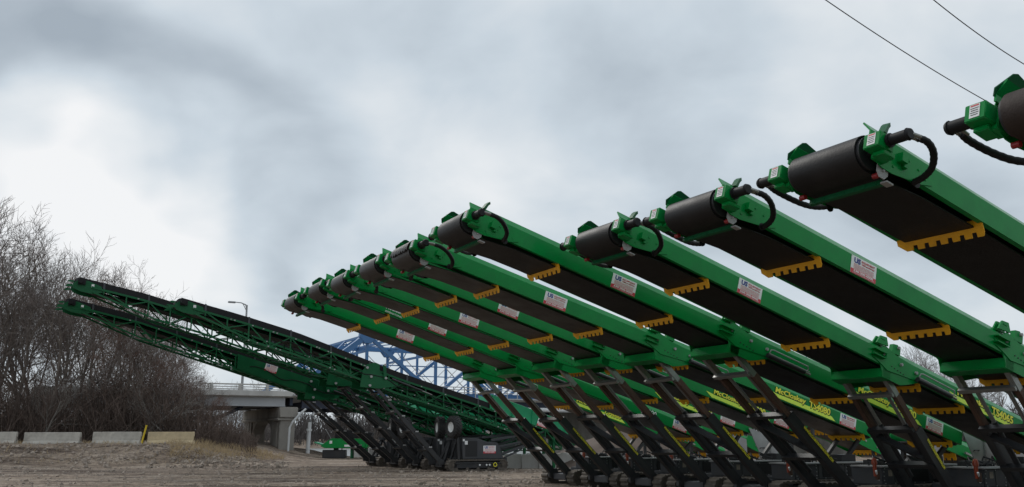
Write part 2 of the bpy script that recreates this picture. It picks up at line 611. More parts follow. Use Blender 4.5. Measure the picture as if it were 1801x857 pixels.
def gz(x, y):
    """height of the land"""
    z = 0.0
    d = hypot(x, y)
    # low bank of spoil on the left that carries the barriers
    lx = -16.2 + 1.2 * noise.noise((y * 0.2, 3.0, 0))
    edge = 50.5 + 1.4 * noise.noise((x * 0.13, 7.0, 0)) + 0.10 * (x + 30) * 0.0
    bank = smooth(edge, edge + 6.5, y) * smooth(lx + 2.5, lx - 6.5, x)
    z += 1.22 * bank
    z += bank * 0.16 * noise.noise((x * 0.45, y * 0.45, 2.0)) + bank * (1 - bank) * 0.7 * noise.noise((x * 0.9, y * 0.9, 5.0))
    # ruts and lumps in the yard
    if d < 110:
        k = smooth(110, 40, d)
        z += k * (0.035 * noise.noise((x * 0.25, y * 0.8, 0)) + 0.025 * noise.noise((x * 0.8, y * 2.1, 4)))
        for (oy, sl, w) in RUTS:
            t = (y - (oy + sl * x + 0.5 * noise.noise((x * 0.15, oy, 0)))) / w
            if abs(t) < 3:
                z += k * (-0.06 * math.exp(-t * t) + 0.035 * math.exp(-(abs(t) - 1.6) ** 2 * 3)) * (0.6 + 0.6 * noise.noise((x * 0.3, oy * 2, 1)))
    # the river beyond the yard
    z -= 2.6 * smooth(80.5, 85, y) * smooth(268, 258, y) * smooth(-0.335 * max(y, 10.0), -0.305 * max(y, 10.0), x)
    # far land rises slowly
    z += smooth(262, 330, y) * 1.0 + smooth(350, 1200, d) * 6
    return z


RUTS = [(31.0, 0.06, 0.22), (32.1, 0.06, 0.22), (36.5, -0.05, 0.25), (37.8, -0.05, 0.25), (41.5, 0.10, 0.25), (42.8, 0.10, 0.25),
        (28.3, -0.03, 0.2), (29.2, -0.03, 0.2), (46.5, 0.02, 0.3), (34.2, 0.12, 0.22)]


def build_ground():
    def axis(segs):
        out = []
        for a, b, st in segs:
            n = max(1, int(round((b - a) / st)))
            out += [a + (b - a) * i / n for i in range(n)]
        out.append(segs[-1][1])
        return out
    xs = axis([(-2500, -400, 300), (-400, -110, 40), (-110, -44, 2.0), (-44, 6, 0.45), (6, 40, 1.2), (40, 120, 8), (120, 400, 40), (400, 2500, 300)])
    ys = axis([(-600, -40, 140), (-40, 10, 5), (10, 24, 1.0), (24, 48, 0.32), (48, 66, 0.40), (66, 92, 0.8), (92, 120, 5), (120, 250, 8), (250, 275, 3), (275, 600, 50), (600, 3000, 300)])
    vs = [(x, y, gz(x, y)) for y in ys for x in xs]
    nx = len(xs)
    fs = [(j * nx + i, j * nx + i + 1, (j + 1) * nx + i + 1, (j + 1) * nx + i) for j in range(len(ys) - 1) for i in range(nx - 1)]
    mb = MB()
    mb.add(vs, fs, True)
    structure('ground', mb.mesh('ground', ground_material()), 'rutted brown dirt yard with a low spoil bank along its left side')
    w = MB()
    w.add([(-110, 79, -1.15), (900, 79, -1.15), (900, 275, -1.15), (-110, 275, -1.15)], [(0, 1, 2, 3)])
    structure('river', w.mesh('river', water_material()), 'pale grey river beyond the yard')


build_ground()


def at(px, Y, z=None):
    """a point on the ground seen in column px at distance Y"""
    x = (px - 900.5) / FX * Y * 1.0
    return Vector((x, Y, gz(x, Y) if z is None else z))


# ------------------------------------------------------------------ shared decals
def sticker(parent, mx, w=0.50, h=0.29):
    """white and red dealer sign; mx puts its centre, x right, y up, z out"""
    s = MB()
    s.box((0, 0, 0), (w, h, 0.006))
    p = put('dealer_sign', cached(('st', w, h), lambda: s.mesh('dealer_sign', 'white')), parent, mx, 'white and red dealer sign')
    def band():
        b = MB()
        b.box((0, -h * 0.37, 0.0045), (w, h * 0.26, 0.003))
        return b.mesh('red_band', 'red')
    put('red_band', cached(('stb', w, h), band), p)
    def lines():
        b = MB()
        for k in range(5):
            b.box((0, h * (0.06 - 0.062 * k), 0.0045), (w * 0.80, h * 0.015, 0.003))
        return b.mesh('stripes', 'red')
    put('stripes', cached(('stl', w, h), lines), p)
    for t, mt, cx, cy, tw, th, b in (('US', 'navy', -0.27, 0.28, 0.25, 0.31, 0.035), ('EQUIPMENT', 'red', 0.16, 0.34, 0.52, 0.13, 0.0),
                                     ('SALES and RENTALS', 'red', 0.16, 0.20, 0.50, 0.08, 0.0), ('630-200-0000', 'white', 0.0, -0.325, 0.78, 0.13, 0.03),
                                     ('www.usequipmentsales.com', 'white', 0.0, -0.445, 0.86, 0.055, 0.01)):
        put('lettering', text_mesh(t, mt, tw * w, th * h, b), p, Matrix.Translation((cx * w, cy * h, 0.0065)))
    return p


def near_mx(s, y, w, ang=0.0):
    """decal frame on the side that faces -y: text runs along +x"""
    return face_mx((s, y, w), (cos(ang), 0, -sin(ang)), (sin(ang), 0, cos(ang)))


# ------------------------------------------------------------------ crawler undercarriage pieces
def crawler_mesh(L, r, w):
    def make():
        mb = MB()
        prof = []
        straight = L - 2 * r
        per = 2 * straight + 2 * pi * r
        n = int(per / 0.055)
        for i in range(n):
            d = per * i / n
            rr = 0.022 if (i % 3) else -0.012
            if d < straight:
                p, nn = (-straight / 2 + d, r), (0, 1)
            elif d < straight + pi * r:
                t = pi / 2 - (d - straight) / r
                p, nn = (straight / 2 + r * cos(t), r * sin(t)), (cos(t), sin(t))
            elif d < 2 * straight + pi * r:
                p, nn = (straight / 2 - (d - straight - pi * r), -r), (0, -1)
            else:
                t = -pi / 2 - (d - 2 * straight - pi * r) / r
                p, nn = (-straight / 2 + r * cos(t), r * sin(t)), (cos(t), sin(t))
            prof.append((p, nn, rr))
        vs, fs = [], []
        for (p, nn, rr) in prof:
            for dy, q in ((-w / 2, rr), (w / 2, rr), (w / 2, -0.05), (-w / 2, -0.05)):
                vs.append((p[0] + nn[0] * (q - 0.022), dy, p[1] + nn[1] * (q - 0.022)))
        for i in range(n):
            a, b = i * 4, ((i + 1) % n) * 4
            for k in range(4):
                fs.append((a + k, a + (k + 1) % 4, b + (k + 1) % 4, b + k))
        mb.add(vs, fs)
        return recalc(mb.mesh('track_belt', 'track'))
    return cached(('crawler', L, r, w), make)


def crawler(parent, xc, y, L, r, w):
    c = put('crawler_track', crawler_mesh(L, r, w), parent, Matrix.Translation((xc, y, r)))
    fr = MB().box((0, 0, 0), (L - 2.3 * r, w * 0.8, r * 1.05)).box((0, 0, r * 0.35), (L - 2.6 * r, w * 0.9, r * 0.3))
    put('track_frame', cached(('tf', L, r, w), lambda: bevel(fr.mesh('track_frame', 'black'), 0.02)), c)
    def wh():
        b = MB().tube([(0, -w * 0.40, 0), (0, w * 0.40, 0)], r * 0.80, 18).tube([(0, -w * 0.46, 0), (0, w * 0.46, 0)], r * 0.3, 10)
        return b.mesh('idler_wheel', 'track')
    for sx in (-1, 1):
        put('idler_wheel', cached(('iw', r, w), wh), c, Matrix.Translation((sx * (L / 2 - r), 0, 0)))
    def rollers():
        b = MB()
        n = 5
        for k in range(n):
            x = (L - 3.4 * r) * (k / (n - 1) - 0.5)
            b.tube([(x, -w * 0.42, -r * 0.62), (x, w * 0.42, -r * 0.62)], r * 0.28, 10)
        return b.mesh('track_rollers', 'track')
    put('track_rollers', cached(('rl', L, r, w), rollers), c)['kind'] = 'stuff'
    return c


# ------------------------------------------------------------------ telescopic leg frame
def leg_frame(parent, top, bot, half, rusty, lettering=True, rungs=(0.13, 0.42, 0.72), slim=1.0, chips=False):
    """two ladder-like legs from the pivot down to the front of the undercarriage, in the machine's frame"""
    T, B = Vector((top[0], 0, top[1])), Vector((bot[0], 0, bot[1]))
    d = (B - T)
    hint = Vector((0, 1, 0))
    u = d.normalized()
    nrm = Vector((0, -1, 0)).cross(u)
    for sy in (-1, 1):
        yo = Vector((0, sy * half, 0))
        P = lambda t: T + d * t + yo
        leg = bar('support_leg', P(0.44), P(1.02), 0.22 * slim, 0.14 * slim, 'black', parent, hint)
        bar('leg_ram', P(0.16), P(0.445), 0.135 * slim, 0.10 * slim, 'rust' if rusty else 'black', parent, hint)
        bar('leg_head', P(-0.015), P(0.165), 0.125 * slim, 0.10 * slim, 'steel' if rusty else 'char', parent, hint)
        put('leg_pin', cached('legpin', lambda: MB().tube([(0, -0.11, 0), (0, 0.11, 0)], 0.045, 12).mesh('leg_pin', 'steel')), parent, Matrix.Translation(P(0.0)))
        # lifting cylinder set inside the leg
        ci = Vector((0, -sy * 0.20, 0)) + nrm * 0.02
        rod('lift_cylinder', P(0.40) + ci, P(0.86) + ci, 0.10 * slim, 'black', parent)
        rod('cylinder_rod', P(0.15) + ci, P(0.40) + ci, 0.075 * slim, 'steel' if rusty else 'char', parent)
        put('foot_plate', cached(('foot', slim), lambda: bevel(MB().box((0, 0, 0), (0.34, 0.17, 0.30)).mesh('foot_plate', 'black'), 0.03)), parent,
            Matrix.Translation(P(1.0)))
    for i, t in enumerate(rungs):
        mt = 'steel' if (i == 0 and rusty) else 'black'
        bar('rung', T + d * t + Vector((0, half + 0.04, 0)) - nrm * 0.10, T + d * t + Vector((0, -half - 0.04, 0)) - nrm * 0.08, 0.075 if i == 0 else 0.09, 0.09 if i == 0 else 0.12, mt, parent, nrm)
    if len(rungs) > 2:
        a, b = rungs[1] + 0.05, rungs[2] - 0.02
        bar('diagonal_brace', T + d * a + Vector((0, half, 0)) - nrm * 0.05, T + d * b + Vector((0, -half, 0)) - nrm * 0.05, 0.05, 0.15, 'black', parent, nrm)
    if lettering:
        L = d.length
        ex, ez = u, nrm
        p = T + d * 0.665 + Vector((0, -half - 0.083 * slim, 0)) + nrm * 0.06
        bnd = MB().box((0, 0, 0), (0.24 * L, 0.075, 0.004))
        put('web_address', text_mesh('WWW.MCCLOSKEYINTERNATIONAL.COM', 'lemon', round(0.25 * L, 2), 0.062, 0.03), parent,
            face_mx(p + nrm * 0.0, u, Vector((0, -1, 0)).cross(u)))


# ------------------------------------------------------------------ green plate-sided stacker
HW = 0.62       # half width of the beam
BW = 0.49       # half width of the belt


def beam_section(sgn):
    pts = [(0.62, -0.07), (0.62, 0.22), (0.505, 0.350), (0.490, 0.335), (0.598, 0.212), (0.598, -0.048), (0.545, -0.048), (0.545, -0.07)]
    return [(y * sgn, w) for y, w in pts]


def side_beam_mesh(sgn, s0, s1):
    def make():
        mb = MB()
        sect = beam_section(sgn)
        mb.sweep(sect, [(s0, 0, 0), (s1, 0, 0)], (0, 1, 0), (0, 0, 1))
        # the lip runs on forward past the side plate
        lip = [(0.62 * sgn, 0.14), (0.62 * sgn, 0.22), (0.505 * sgn, 0.350), (0.490 * sgn, 0.335), (0.598 * sgn, 0.212), (0.598 * sgn, 0.14)]
        mb.sweep(lip, [(-0.10, 0, 0), (s0 + 0.003, 0, 0)], (0, 1, 0), (0, 0, 1))
        return recalc(mb.mesh('side_beam', 'green'))
    return cached(('side', sgn, s0, s1), make)


def belt_mesh(s1, mt='belt'):
    def make():
        mb = MB()
        r = 0.208
        path = [(s1, 0.17), (0.6, 0.20)]
        for k in range(0, 15):
            t = pi / 2 + pi * k / 14
            path.append((0.04 + r * cos(t), r * sin(t)))
        path += [(0.45, -0.17), (1.0, -0.115), (2.2, -0.085), (s1, -0.085)]
        th = 0.018
        vs, fs = [], []
        n = len(path)
        for i, (s, w) in enumerate(path):
            a, b = path[max(i - 1, 0)], path[min(i + 1, n - 1)]
            tx, tz = b[0] - a[0], b[1] - a[1]
            L = hypot(tx, tz)
            nx, nz = tz / L, -tx / L
            for y, q in ((-BW, 0), (BW, 0), (BW, th), (-BW, th)):
                vs.append((s + nx * q, y, w + nz * q))
        for i in range(n - 1):
            for k in range(4):
                a, b = i * 4 + k, i * 4 + (k + 1) % 4
                fs.append((a, b, b + 4, a + 4))
        fs += [(0, 1, 2, 3), ((n - 1) * 4 + 3, (n - 1) * 4 + 2, (n - 1) * 4 + 1, (n - 1) * 4)]
        mb.add(vs, fs)
        me = recalc(mb.mesh('belt', mt))
        return me
    return cached(('belt', s1, mt), make)


def comb_mesh():
    def make():
        mb = MB()
        n = 6
        W = 0.605
        top = [(-W, 0.0), (-W + 0.02, 0.03), (W - 0.06, 0.03), (W, 0.0)]
        poly = [(-W, 0.0), (-W + 0.09, 0.045), (W - 0.09, 0.045), (W, 0.0), (W, -0.06), (W - 0.12, -0.14)]
        # teeth along the lower edge, from right to left
        span = 2 * W - 0.22
        x = W - 0.12
        st = span / n
        for k in range(n):
            x0 = x - st * k
            poly += [(x0 - st * 0.58, -0.14), (x0 - st * 0.62, -0.085), (x0 - st * 0.98, -0.085), (x0 - st, -0.14)] if k < n else []
        poly += [(-W + 0.02, -0.14), (-W, -0.10)]
        # plate leaning back under the belt
        ey = Vector((-0.50, 0, 0.86)).normalized() * 1.15
        mb.prism(poly, (0, 0, 0), (0, 1, 0), ey, Vector((0.010, 0, 0.004)))
        return recalc(mb.mesh('return_guard', 'yellow'))
    return cached('comb', make)


def drive_parts(parent, mxb, sgn, chevron):
    """gearbox, motor and hose on one end of the head drum; sgn -1 is the side towards the photograph"""
    k = sgn
    def gb():
        b = MB().box((-0.15, k * 0.725, 0.105), (0.25, 0.22, 0.19))
        b.box((-0.02, k * 0.66, 0.07), (0.18, 0.12, 0.22))
        b.box((-0.06, k * 0.74, -0.015), (0.20, 0.16, 0.06))
        for dy in (-0.09, 0.09):
            for dz in (-0.07, 0.07):
                b.tube([(-0.15, k * 0.83, 0.105 + dz), (-0.15 , k * 0.852, 0.105 + dz)], 0.018, 6)
        return bevel(b.mesh('gearbox', 'green'), 0.010)
    g = put('gearbox', cached(('gb', k), gb), parent, mxb)
    def lab():
        return MB().box((-0.278, k * 0.725, 0.110), (0.005, 0.105, 0.145)).mesh('warning_label', 'white')
    wl = put('warning_label', cached(('wl', k), lab), g)
    def lab2():
        b = MB()
        b.box((-0.2815, k * 0.725, 0.168), (0.003, 0.085, 0.014))
        return b.mesh('label_heading', 'red')
    put('label_heading', cached(('wl2', k), lab2), g)
    def lab3():
        b = MB()
        for q in range(4):
            b.box((-0.2815, k * 0.725, 0.138 - 0.024 * q), (0.003, 0.085 - 0.012 * (q % 2), 0.007))
        return b.mesh('label_print', 'char')
    put('label_print', cached(('wl3', k), lab3), g)
    def mo():
        b = MB().tube([(-0.13, k * 0.83, 0.12), (-0.13, k * 1.10, 0.12)], 0.066, 16)
        b.tube([(-0.13, k * 0.85, 0.12), (-0.13, k * 0.875, 0.12)], 0.085, 16)
        b.tube([(-0.13, k * 1.09, 0.12), (-0.13, k * 1.125, 0.12)], [0.078, 0.062], 14)
        return b.mesh('drive_motor', 'rubber')
    put('drive_motor', cached(('mo', k), mo), parent, mxb)
    def ft():
        b = MB()
        for q in (-0.03, 0.035):
            b.tube([(-0.09, k * (1.07 + q), 0.14), (0.03, k * (1.09 + q), 0.15)], 0.024, 8)
            b.tube([(0.0, k * (1.085 + q), 0.148), (0.09, k * (1.09 + q), 0.148)], 0.018, 8)
        return b.mesh('hose_fitting', 'steel')
    put('hose_fitting', cached(('ft', k), ft), parent, mxb)
    def ho():
        P = [(0.05, 1.10, 0.150), (0.16, 1.12, 0.148), (0.30, 1.09, 0.125), (0.43, 1.02, 0.085), (0.54, 0.92, 0.04), (0.60, 0.80, 0.005), (0.63, 0.69, -0.01), (0.645, 0.60, -0.012)]
        pts, rr = [], []
        for i in range(len(P) - 1):
            for t in range(4):
                f = t / 4
                p0, p1, p2, p3 = P[max(i - 1, 0)], P[i], P[i + 1], P[min(i + 2, len(P) - 1)]
                pts.append([0.5 * (2 * p1[c] + (p2[c] - p0[c]) * f + (2 * p0[c] - 5 * p1[c] + 4 * p2[c] - p3[c]) * f * f + (3 * p1[c] - p0[c] - 3 * p2[c] + p3[c]) * f ** 3) for c in range(3)])
                rr.append(0.039 + 0.004 * (len(pts) % 2))
        return MB().tube([(a, k * b_, c) for a, b_, c in pts], rr, 10).mesh('hydraulic_hose', 'rubber')
    put('hydraulic_hose', cached(('ho', k), ho), parent, mxb)


STACK_PARTS = {}


def stacker(idx, x, y, zh, yaw, el, kind, label, letter='TS4080', style='lime', dusty=False, chevron=False, rusty=True, plate=True, beacon=False, brown=False):
    yaw, el = R(yaw), R(el)
    long_ = kind == 80
    XC = 10.9 if long_ else 9.9
    DP = 6.36 if long_ else 6.76
    S1 = 1.89 if long_ else 1.95
    DS = 2.70 if long_ else 3.06
    SEND = 13.3 if long_ else 12.4
    HINGE = DP - 0.30
    hd = Vector((sin(yaw), cos(yaw), 0))
    root = thing('tracked_stacker', Vector((x, y, 0)) + hd * XC, pi / 2 - yaw, label, 'conveyor', 'green stackers parked side by side with raised heads')
    # beam frame -> machine frame
    mxb = Matrix(((cos(el), 0, sin(el), -XC), (0, 1, 0, 0), (-sin(el), 0, cos(el), zh), (0, 0, 0, 1)))

    def B(s, yy, w):
        return mxb @ Vector((s, yy, w))
    for sgn in (-1, 1):
        put('side_beam', side_beam_mesh(sgn, 0.14, SEND), root, mxb)
    put('belt', belt_mesh(SEND - 0.2, 'belt_brown' if idx == 1 else ('belt_dusty' if idx >= 6 else 'belt')), root, mxb)

    def drum():
        b = MB().tube([(0, -0.53, 0), (0, 0.53, 0)], 0.198, 24)
        b.tube([(0, -0.60, 0), (0, 0.60, 0)], 0.05, 10)
        return b.mesh('head_drum', 'black')
    put('head_drum', cached('drum', drum), root, mxb @ Matrix.Translation((0.04, 0, 0)))
    if chevron:
        def chev():
            b = MB()
            r = 0.212
            for row in range(15):
                t = pi * 0.50 + row * 0.125
                for c in range(7):
                    for sg in (-1, 1):
                        yc = (c - 3) * 0.135 + sg * 0.034
                        tt = t + (0.0625 if c % 2 else 0)
                        q = Matrix.Rotation(-tt, 3, 'Y') @ Matrix.Rotation(sg * 0.7, 3, 'X')
                        b.box((r * cos(tt), yc, r * sin(tt)), (0.03, 0.075, 0.022), q)
            return b.mesh('chevron_cleats', 'belt_dusty')
        cc = put('chevron_cleats', cached('chev', chev), root, mxb)
        cc['kind'] = 'stuff'
    # head side plates with their lower tail
    for sgn in (-1, 1):
        def hp():
            b = MB()
            b.prism([(-0.10, 0.02), (-0.02, -0.12), (0.12, -0.17), (0.30, -0.17), (0.80, -0.085), (0.98, -0.02), (0.96, 0.05), (0.16, 0.15), (-0.06, 0.15)],
                    (0, sgn * 0.622, 0), (1, 0, 0), (0, 0, 1), (0, sgn * 0.012, 0))
            b.box((0.40, sgn * 0.665, 0.06), (0.10, 0.09, 0.11))
            b.box((0.46, sgn * 0.655, 0.0), (0.06, 0.05, 0.07))
            for (s, w) in ((0.55, 0.11), (0.52, 0.03), (0.72, 0.07), (0.3, -0.08), (0.85, 0.0)):
                b.tube([(s, sgn * 0.63, w), (s, sgn * 0.645, w)], 0.016, 6)
            return recalc(b.mesh('head_plate', 'green'))
        put('head_plate', cached(('hp', sgn), hp), root, mxb)
        def fl():
            b = MB()
            b.tube([(0.645, sgn * 0.622, -0.012), (0.645, sgn * 0.637, -0.012)], 0.055, 18)
            return b.mesh('hose_port', 'rubber')
        put('hose_port', cached(('port', sgn), fl), root, mxb @ Matrix.Translation((0.07, 0, -0.095)))
        drive_parts(root, mxb @ Matrix.Translation((0.07, 0, -0.095)) @ Matrix.Diagonal((1.0 + 0.06 * sin(idx * 2.3), 1.0, 1.0 + 0.05 * cos(idx * 1.7), 1)), sgn, chevron)
        # guard wing above the drum
        def wing():
            b = MB()
            b.prism([(-0.20, 0.19), (-0.24, 0.25), (-0.13, 0.42), (-0.08, 0.44), (0.50, 0.37), (0.50, 0.22), (0.0, 0.19)],
                    (0, sgn * 0.735, 0), (1, 0, 0), (0, -sgn * 0.62, 1.0), (0, sgn * 0.010, 0.008))
            return recalc(b.mesh('guard_wing', 'dgreen'))  # darker green puts the shade of this inner face into the colour
        if sgn == 1:
            put('guard_wing', cached(('wing', sgn), wing), root, mxb @ Matrix.Translation((0.09, 0, 0)))
        def brk():
            b = MB()
            b.prism([(0.0, 0.0), (0.06, 0.0), (0.08, 0.07), (0.11, 0.11), (0.085, 0.14), (0.045, 0.10)], (0.14, sgn * 0.50, 0.325), (1.0, -sgn * 0.3, 0.0), (0.1, 0, 1.25), (0.015, sgn * 0.09, 0))
            return recalc(b.mesh('corner_bracket', 'dgreen'))  # bracket shade put into its colour by the darker green
        if sgn == -1:
            put('corner_bracket', cached(('brk', sgn), brk), root, mxb)
        # scraper tensioners: red block in a white bracket
        def ten():
            b = MB().tube([(0.16, sgn * 0.50, -0.235), (0.16, sgn * 0.58, -0.235)], 0.033, 10)
            return b.mesh('tensioner', 'redp')
        put('tensioner', cached(('ten', sgn), ten), root, mxb)
        def tb():
            b = MB()
            b.prism([(0.08, -0.10), (0.26, -0.10), (0.26, -0.22), (0.21, -0.28), (0.13, -0.28), (0.08, -0.22)], (0, sgn * 0.600, 0), (1, 0, 0), (0, 0, 1), (0, sgn * 0.012, 0))
            b.tube([(0.17, sgn * 0.61, -0.19), (0.17, sgn * 0.632, -0.19)], 0.013, 8)
            b.box((0.30, sgn * 0.575, -0.285), (0.11, 0.09, 0.02))
            return recalc(b.mesh('tensioner_bracket', 'galv'))
        if sgn == -1:
            put('tensioner_bracket', cached(('tb', sgn), tb), root, mxb)
    def scr():
        b = MB().box((0.27, 0, -0.258), (0.012, 1.06, 0.06)).box((0.295, 0, -0.286), (0.05, 1.06, 0.010))
        for q in range(7):
            b.tube([(0.258, -0.45 + 0.15 * q, -0.262), (0.27, -0.45 + 0.15 * q, -0.262)], 0.014, 6)
        return b.mesh('belt_scraper', 'dgreen')
    put('belt_scraper', cached('scr', scr), root, mxb)
    # toothed yellow guards under the return belt
    for s in ((1.89, 4.59, 7.05, 9.65, 12.95) if long_ else (1.95, 5.01, 7.65, 9.05, 12.0)):
        put('return_guard', comb_mesh(), root, mxb @ Matrix.Translation((s, 0, -0.075)))
    # hinge at the pivot
    h = HINGE
    for sgn in (-1, 1):
        def hg():
            b = MB()
            o = (0, sgn * 0.622, 0)
            e = ((1, 0, 0), (0, 0, 1), (0, sgn * 0.016, 0))
            b.prism([(-0.25, 0.0), (-0.25, 0.17), (-0.05, 0.24), (0.05, 0.33), (0.40, 0.24), (1.05, 0.20), (1.30, 0.05), (0.95, -0.075), (0.2, -0.14), (-0.05, -0.05)], o, *e)
            b.box((-0.12, sgn * 0.67, 0.15), (0.34, 0.09, 0.016)).box((-0.12, sgn * 0.67, 0.045), (0.34, 0.09, 0.016)).box((0.045, sgn * 0.67, 0.10), (0.016, 0.09, 0.12))
            return recalc(b.mesh('hinge_plate', 'green'))
        hgo = put('hinge_plate', cached(('hg', sgn), hg), root, mxb @ Matrix.Translation((h, 0, 0)))
        def lug():
            b = MB()
            b.prism([(-0.22, 0.30), (-0.13, 0.47), (0.05, 0.49), (0.12, 0.33)], (0, sgn * 0.53, 0), (1, 0, 0), (0, 0, 1), (0, sgn * 0.03, 0))
            b.prism([(-0.22, 0.30), (-0.13, 0.47), (0.05, 0.49), (0.12, 0.33)], (0, sgn * 0.63, 0), (1, 0, 0), (0, 0, 1), (0, sgn * 0.03, 0))
            b.prism([(0.26, 0.26), (0.28, 0.44), (0.40, 0.46), (0.50, 0.40), (0.50, 0.26)], (0, sgn * 0.55, 0), (1, 0, 0), (0, 0, 1), (0, sgn * 0.09, 0))
            b.box((-0.05, sgn * 0.60, 0.42), (0.10, 0.14, 0.02))
            return recalc(b.mesh('hinge_lug', 'green'))
        put('hinge_lug', cached(('lug', sgn), lug), root, mxb @ Matrix.Translation((h, 0, 0)))
        for (a, c) in ((0.05, 0.14), (0.42, 0.40), (0.55, 0.10), (1.0, 0.08)):
            put('hinge_pin', cached(('pins', sgn), lambda: MB().tube([(0, sgn * 0.63, 0), (0, sgn * 0.68, 0)], 0.032, 8).mesh('hinge_pin', 'galv')), hgo, Matrix.Translation((a, 0, c)))
        def gus():
            b = MB()
            b.prism([(0.0, -0.06), (0.12, -0.30), (0.62, -0.30), (0.78, -0.24), (1.15, -0.075)], (h, sgn * 0.60, 0), (1, 0, 0), (0, 0, 1), (0, sgn * 0.02, 0))
            return recalc(b.mesh('pivot_gusset', 'green'))
        put('pivot_gusset', cached(('gus', sgn, h), gus), root, mxb)
    put('pivot_beam', cached(('pb', h), lambda: bevel(MB().box((h + 0.20, 0, -0.215), (0.26, 1.24, 0.19)).mesh('pivot_beam', 'green'), 0.015)), root, mxb)
    # folding ram with its guard rail along the lower edge
    a = h + 1.0
    rod('fold_ram', B(a, -0.70, -0.055), B(a + 1.05, -0.70, -0.060), 0.105, 'black', root)
    rod('fold_ram_rod', B(a + 1.0, -0.70, -0.060), B(a + 1.22, -0.70, -0.062), 0.05, 'steel', root)
    def rail():
        b = MB().tube([(a + 0.05, -0.69, 0.0), (a + 0.05, -0.73, 0.075), (a + 0.12, -0.73, 0.09), (a + 1.10, -0.73, 0.075), (a + 1.14, -0.71, 0.05), (a + 1.14, -0.69, -0.02)], 0.013, 6)
        b.tube([(a + 0.02, -0.74, -0.02), (a + 1.16, -0.74, -0.03)], 0.012, 6)
        return b.mesh('grab_rail', 'galv')
    put('grab_rail', cached(('rail', a), rail), root, mxb)
    # signs and lettering
    yb = -0.626
    if idx > 2:
        sticker(root, mxb @ near_mx((3.34 if long_ else 2.86) + 0.05 * sin(idx * 5.1), yb, 0.075, 0.018 * sin(idx * 3.7)), 0.57, 0.285)
    if long_:
        sticker(root, mxb @ near_mx(12.32, yb, 0.075), 0.57, 0.285)
    sl = 10.75 if long_ else 9.75
    if style == 'lime':
        def sw():
            b = MB()
            b.prism([(-1.22, 0.07), (-1.0, -0.045), (1.05, -0.055), (1.14, -0.055), (1.0, 0.03), (0.85, 0.06), (-0.9, 0.045)], (0, 0, 0), (1, 0, 0), (0, 0, 1), (0, -0.004, 0))
            return recalc(b.mesh('lime_swoosh', 'lime'))
        so = put('lime_swoosh', cached('swoosh', sw), root, mxb @ Matrix.Translation((sl, yb, 0.0)))
        for (t, cx, w_) in (('McCloskey', -0.45, 1.02), (letter, 0.55, 0.74)):
            z0 = 0.115 if t == 'McCloskey' else 0.115
            put('lettering', text_mesh(t, 'dletter', w_ + 0.03, 0.185, 0.05), so, near_mx(cx + 0.012, -0.007, z0 - 0.010))
            put('lettering', text_mesh(t, 'lemon', w_, 0.17, 0.03), so, near_mx(cx, -0.011, z0))
    else:
        put('white_lettering', text_mesh('McCloskey', 'white', 0.62, 0.17, 0.035), root, mxb @ near_mx(2.06, yb, 0.09))
        put('white_lettering', text_mesh('INTERNATIONAL', 'white', 0.52, 0.05, 0.02), root, mxb @ near_mx(2.02, yb, -0.03))
        put('white_lettering', text_mesh('4080', 'white', 0.46, 0.19, 0.01), root, mxb @ near_mx(11.10, yb, 0.11))
        put('white_lettering', text_mesh('Tracked Stacker', 'white', 0.46, 0.06, 0.01), root, mxb @ near_mx(11.12, yb, -0.03))
    # bolts along the beam
    def bolts():
        b = MB()
        for q in range(5):
            b.tube([(h + 0.3 + 0.09 * q, -0.63, -0.02 - 0.012 * q), (h + 0.3 + 0.09 * q, -0.65, -0.02 - 0.012 * q)], 0.012, 6)
        return b.mesh('bolts', 'black')
    put('bolts', cached(('bolts', h), bolts), root, mxb)['kind'] = 'stuff'
    # legs
    T = B(DP, 0, -0.21)
    Bx = (9.15 if long_ else 8.20) - XC
    leg_frame(root, (T.x, T.z), (Bx, 0.36), 0.49, rusty)
    # tracks and chassis
    xc = Bx + 1.95
    for sgn in (-1, 1):
        crawler(root, Bx + 1.45, sgn * 0.79, 3.25, 0.25, 0.38)
    bx = lambda c, s_, bw=0.02: bevel(MB().box(c, s_).mesh('panel', 'char'), bw)
    put('chassis', cached(('ch', long_), lambda: bevel(MB().box((xc + 0.15, 0, 0.42), (2.7, 1.10, 0.26)).box((Bx + 0.35, 0, 0.26), (0.8, 0.80, 0.20)).mesh('chassis', 'char'), 0.02)), root)
    pu = put('power_unit', cached(('pu', long_), lambda: bevel(MB().box((xc + 0.02, -0.36, 0.68), (2.7, 0.80, 0.36)).box((xc + 0.35, 0.42, 0.68), (1.9, 0.62, 0.36)).mesh('power_unit', 'char'), 0.015)), root)
    put('lid_edge', cached(('lid', long_), lambda: bevel(MB().box((xc + 0.02, -0.37, 0.880), (2.78, 0.88, 0.035)).mesh('lid_edge', 'galv'), 0.008)), pu)
    def seams():
        b = MB()
        for q in (-0.95, -0.55, 0.35, 0.95):
            b.box((xc + q, -0.762, 0.68), (0.014, 0.006, 0.34))
        return b.mesh('panel_seams', 'screen')
    put('panel_seams', cached(('seams', long_), seams), pu)
    for q, wq in ((-0.13, 0.56), (0.66, 0.42)):
        def gr():
            b = MB().box((0, 0, 0), (wq, 0.008, 0.26))
            for r_ in range(6):
                b.box((0, -0.008, -0.105 + 0.042 * r_), (wq * 0.96, 0.010, 0.012))
            return b.mesh('air_grille', 'screen')
        put('air_grille', cached(('gr', wq), gr), pu, Matrix.Translation((xc + q, -0.764, 0.68)))
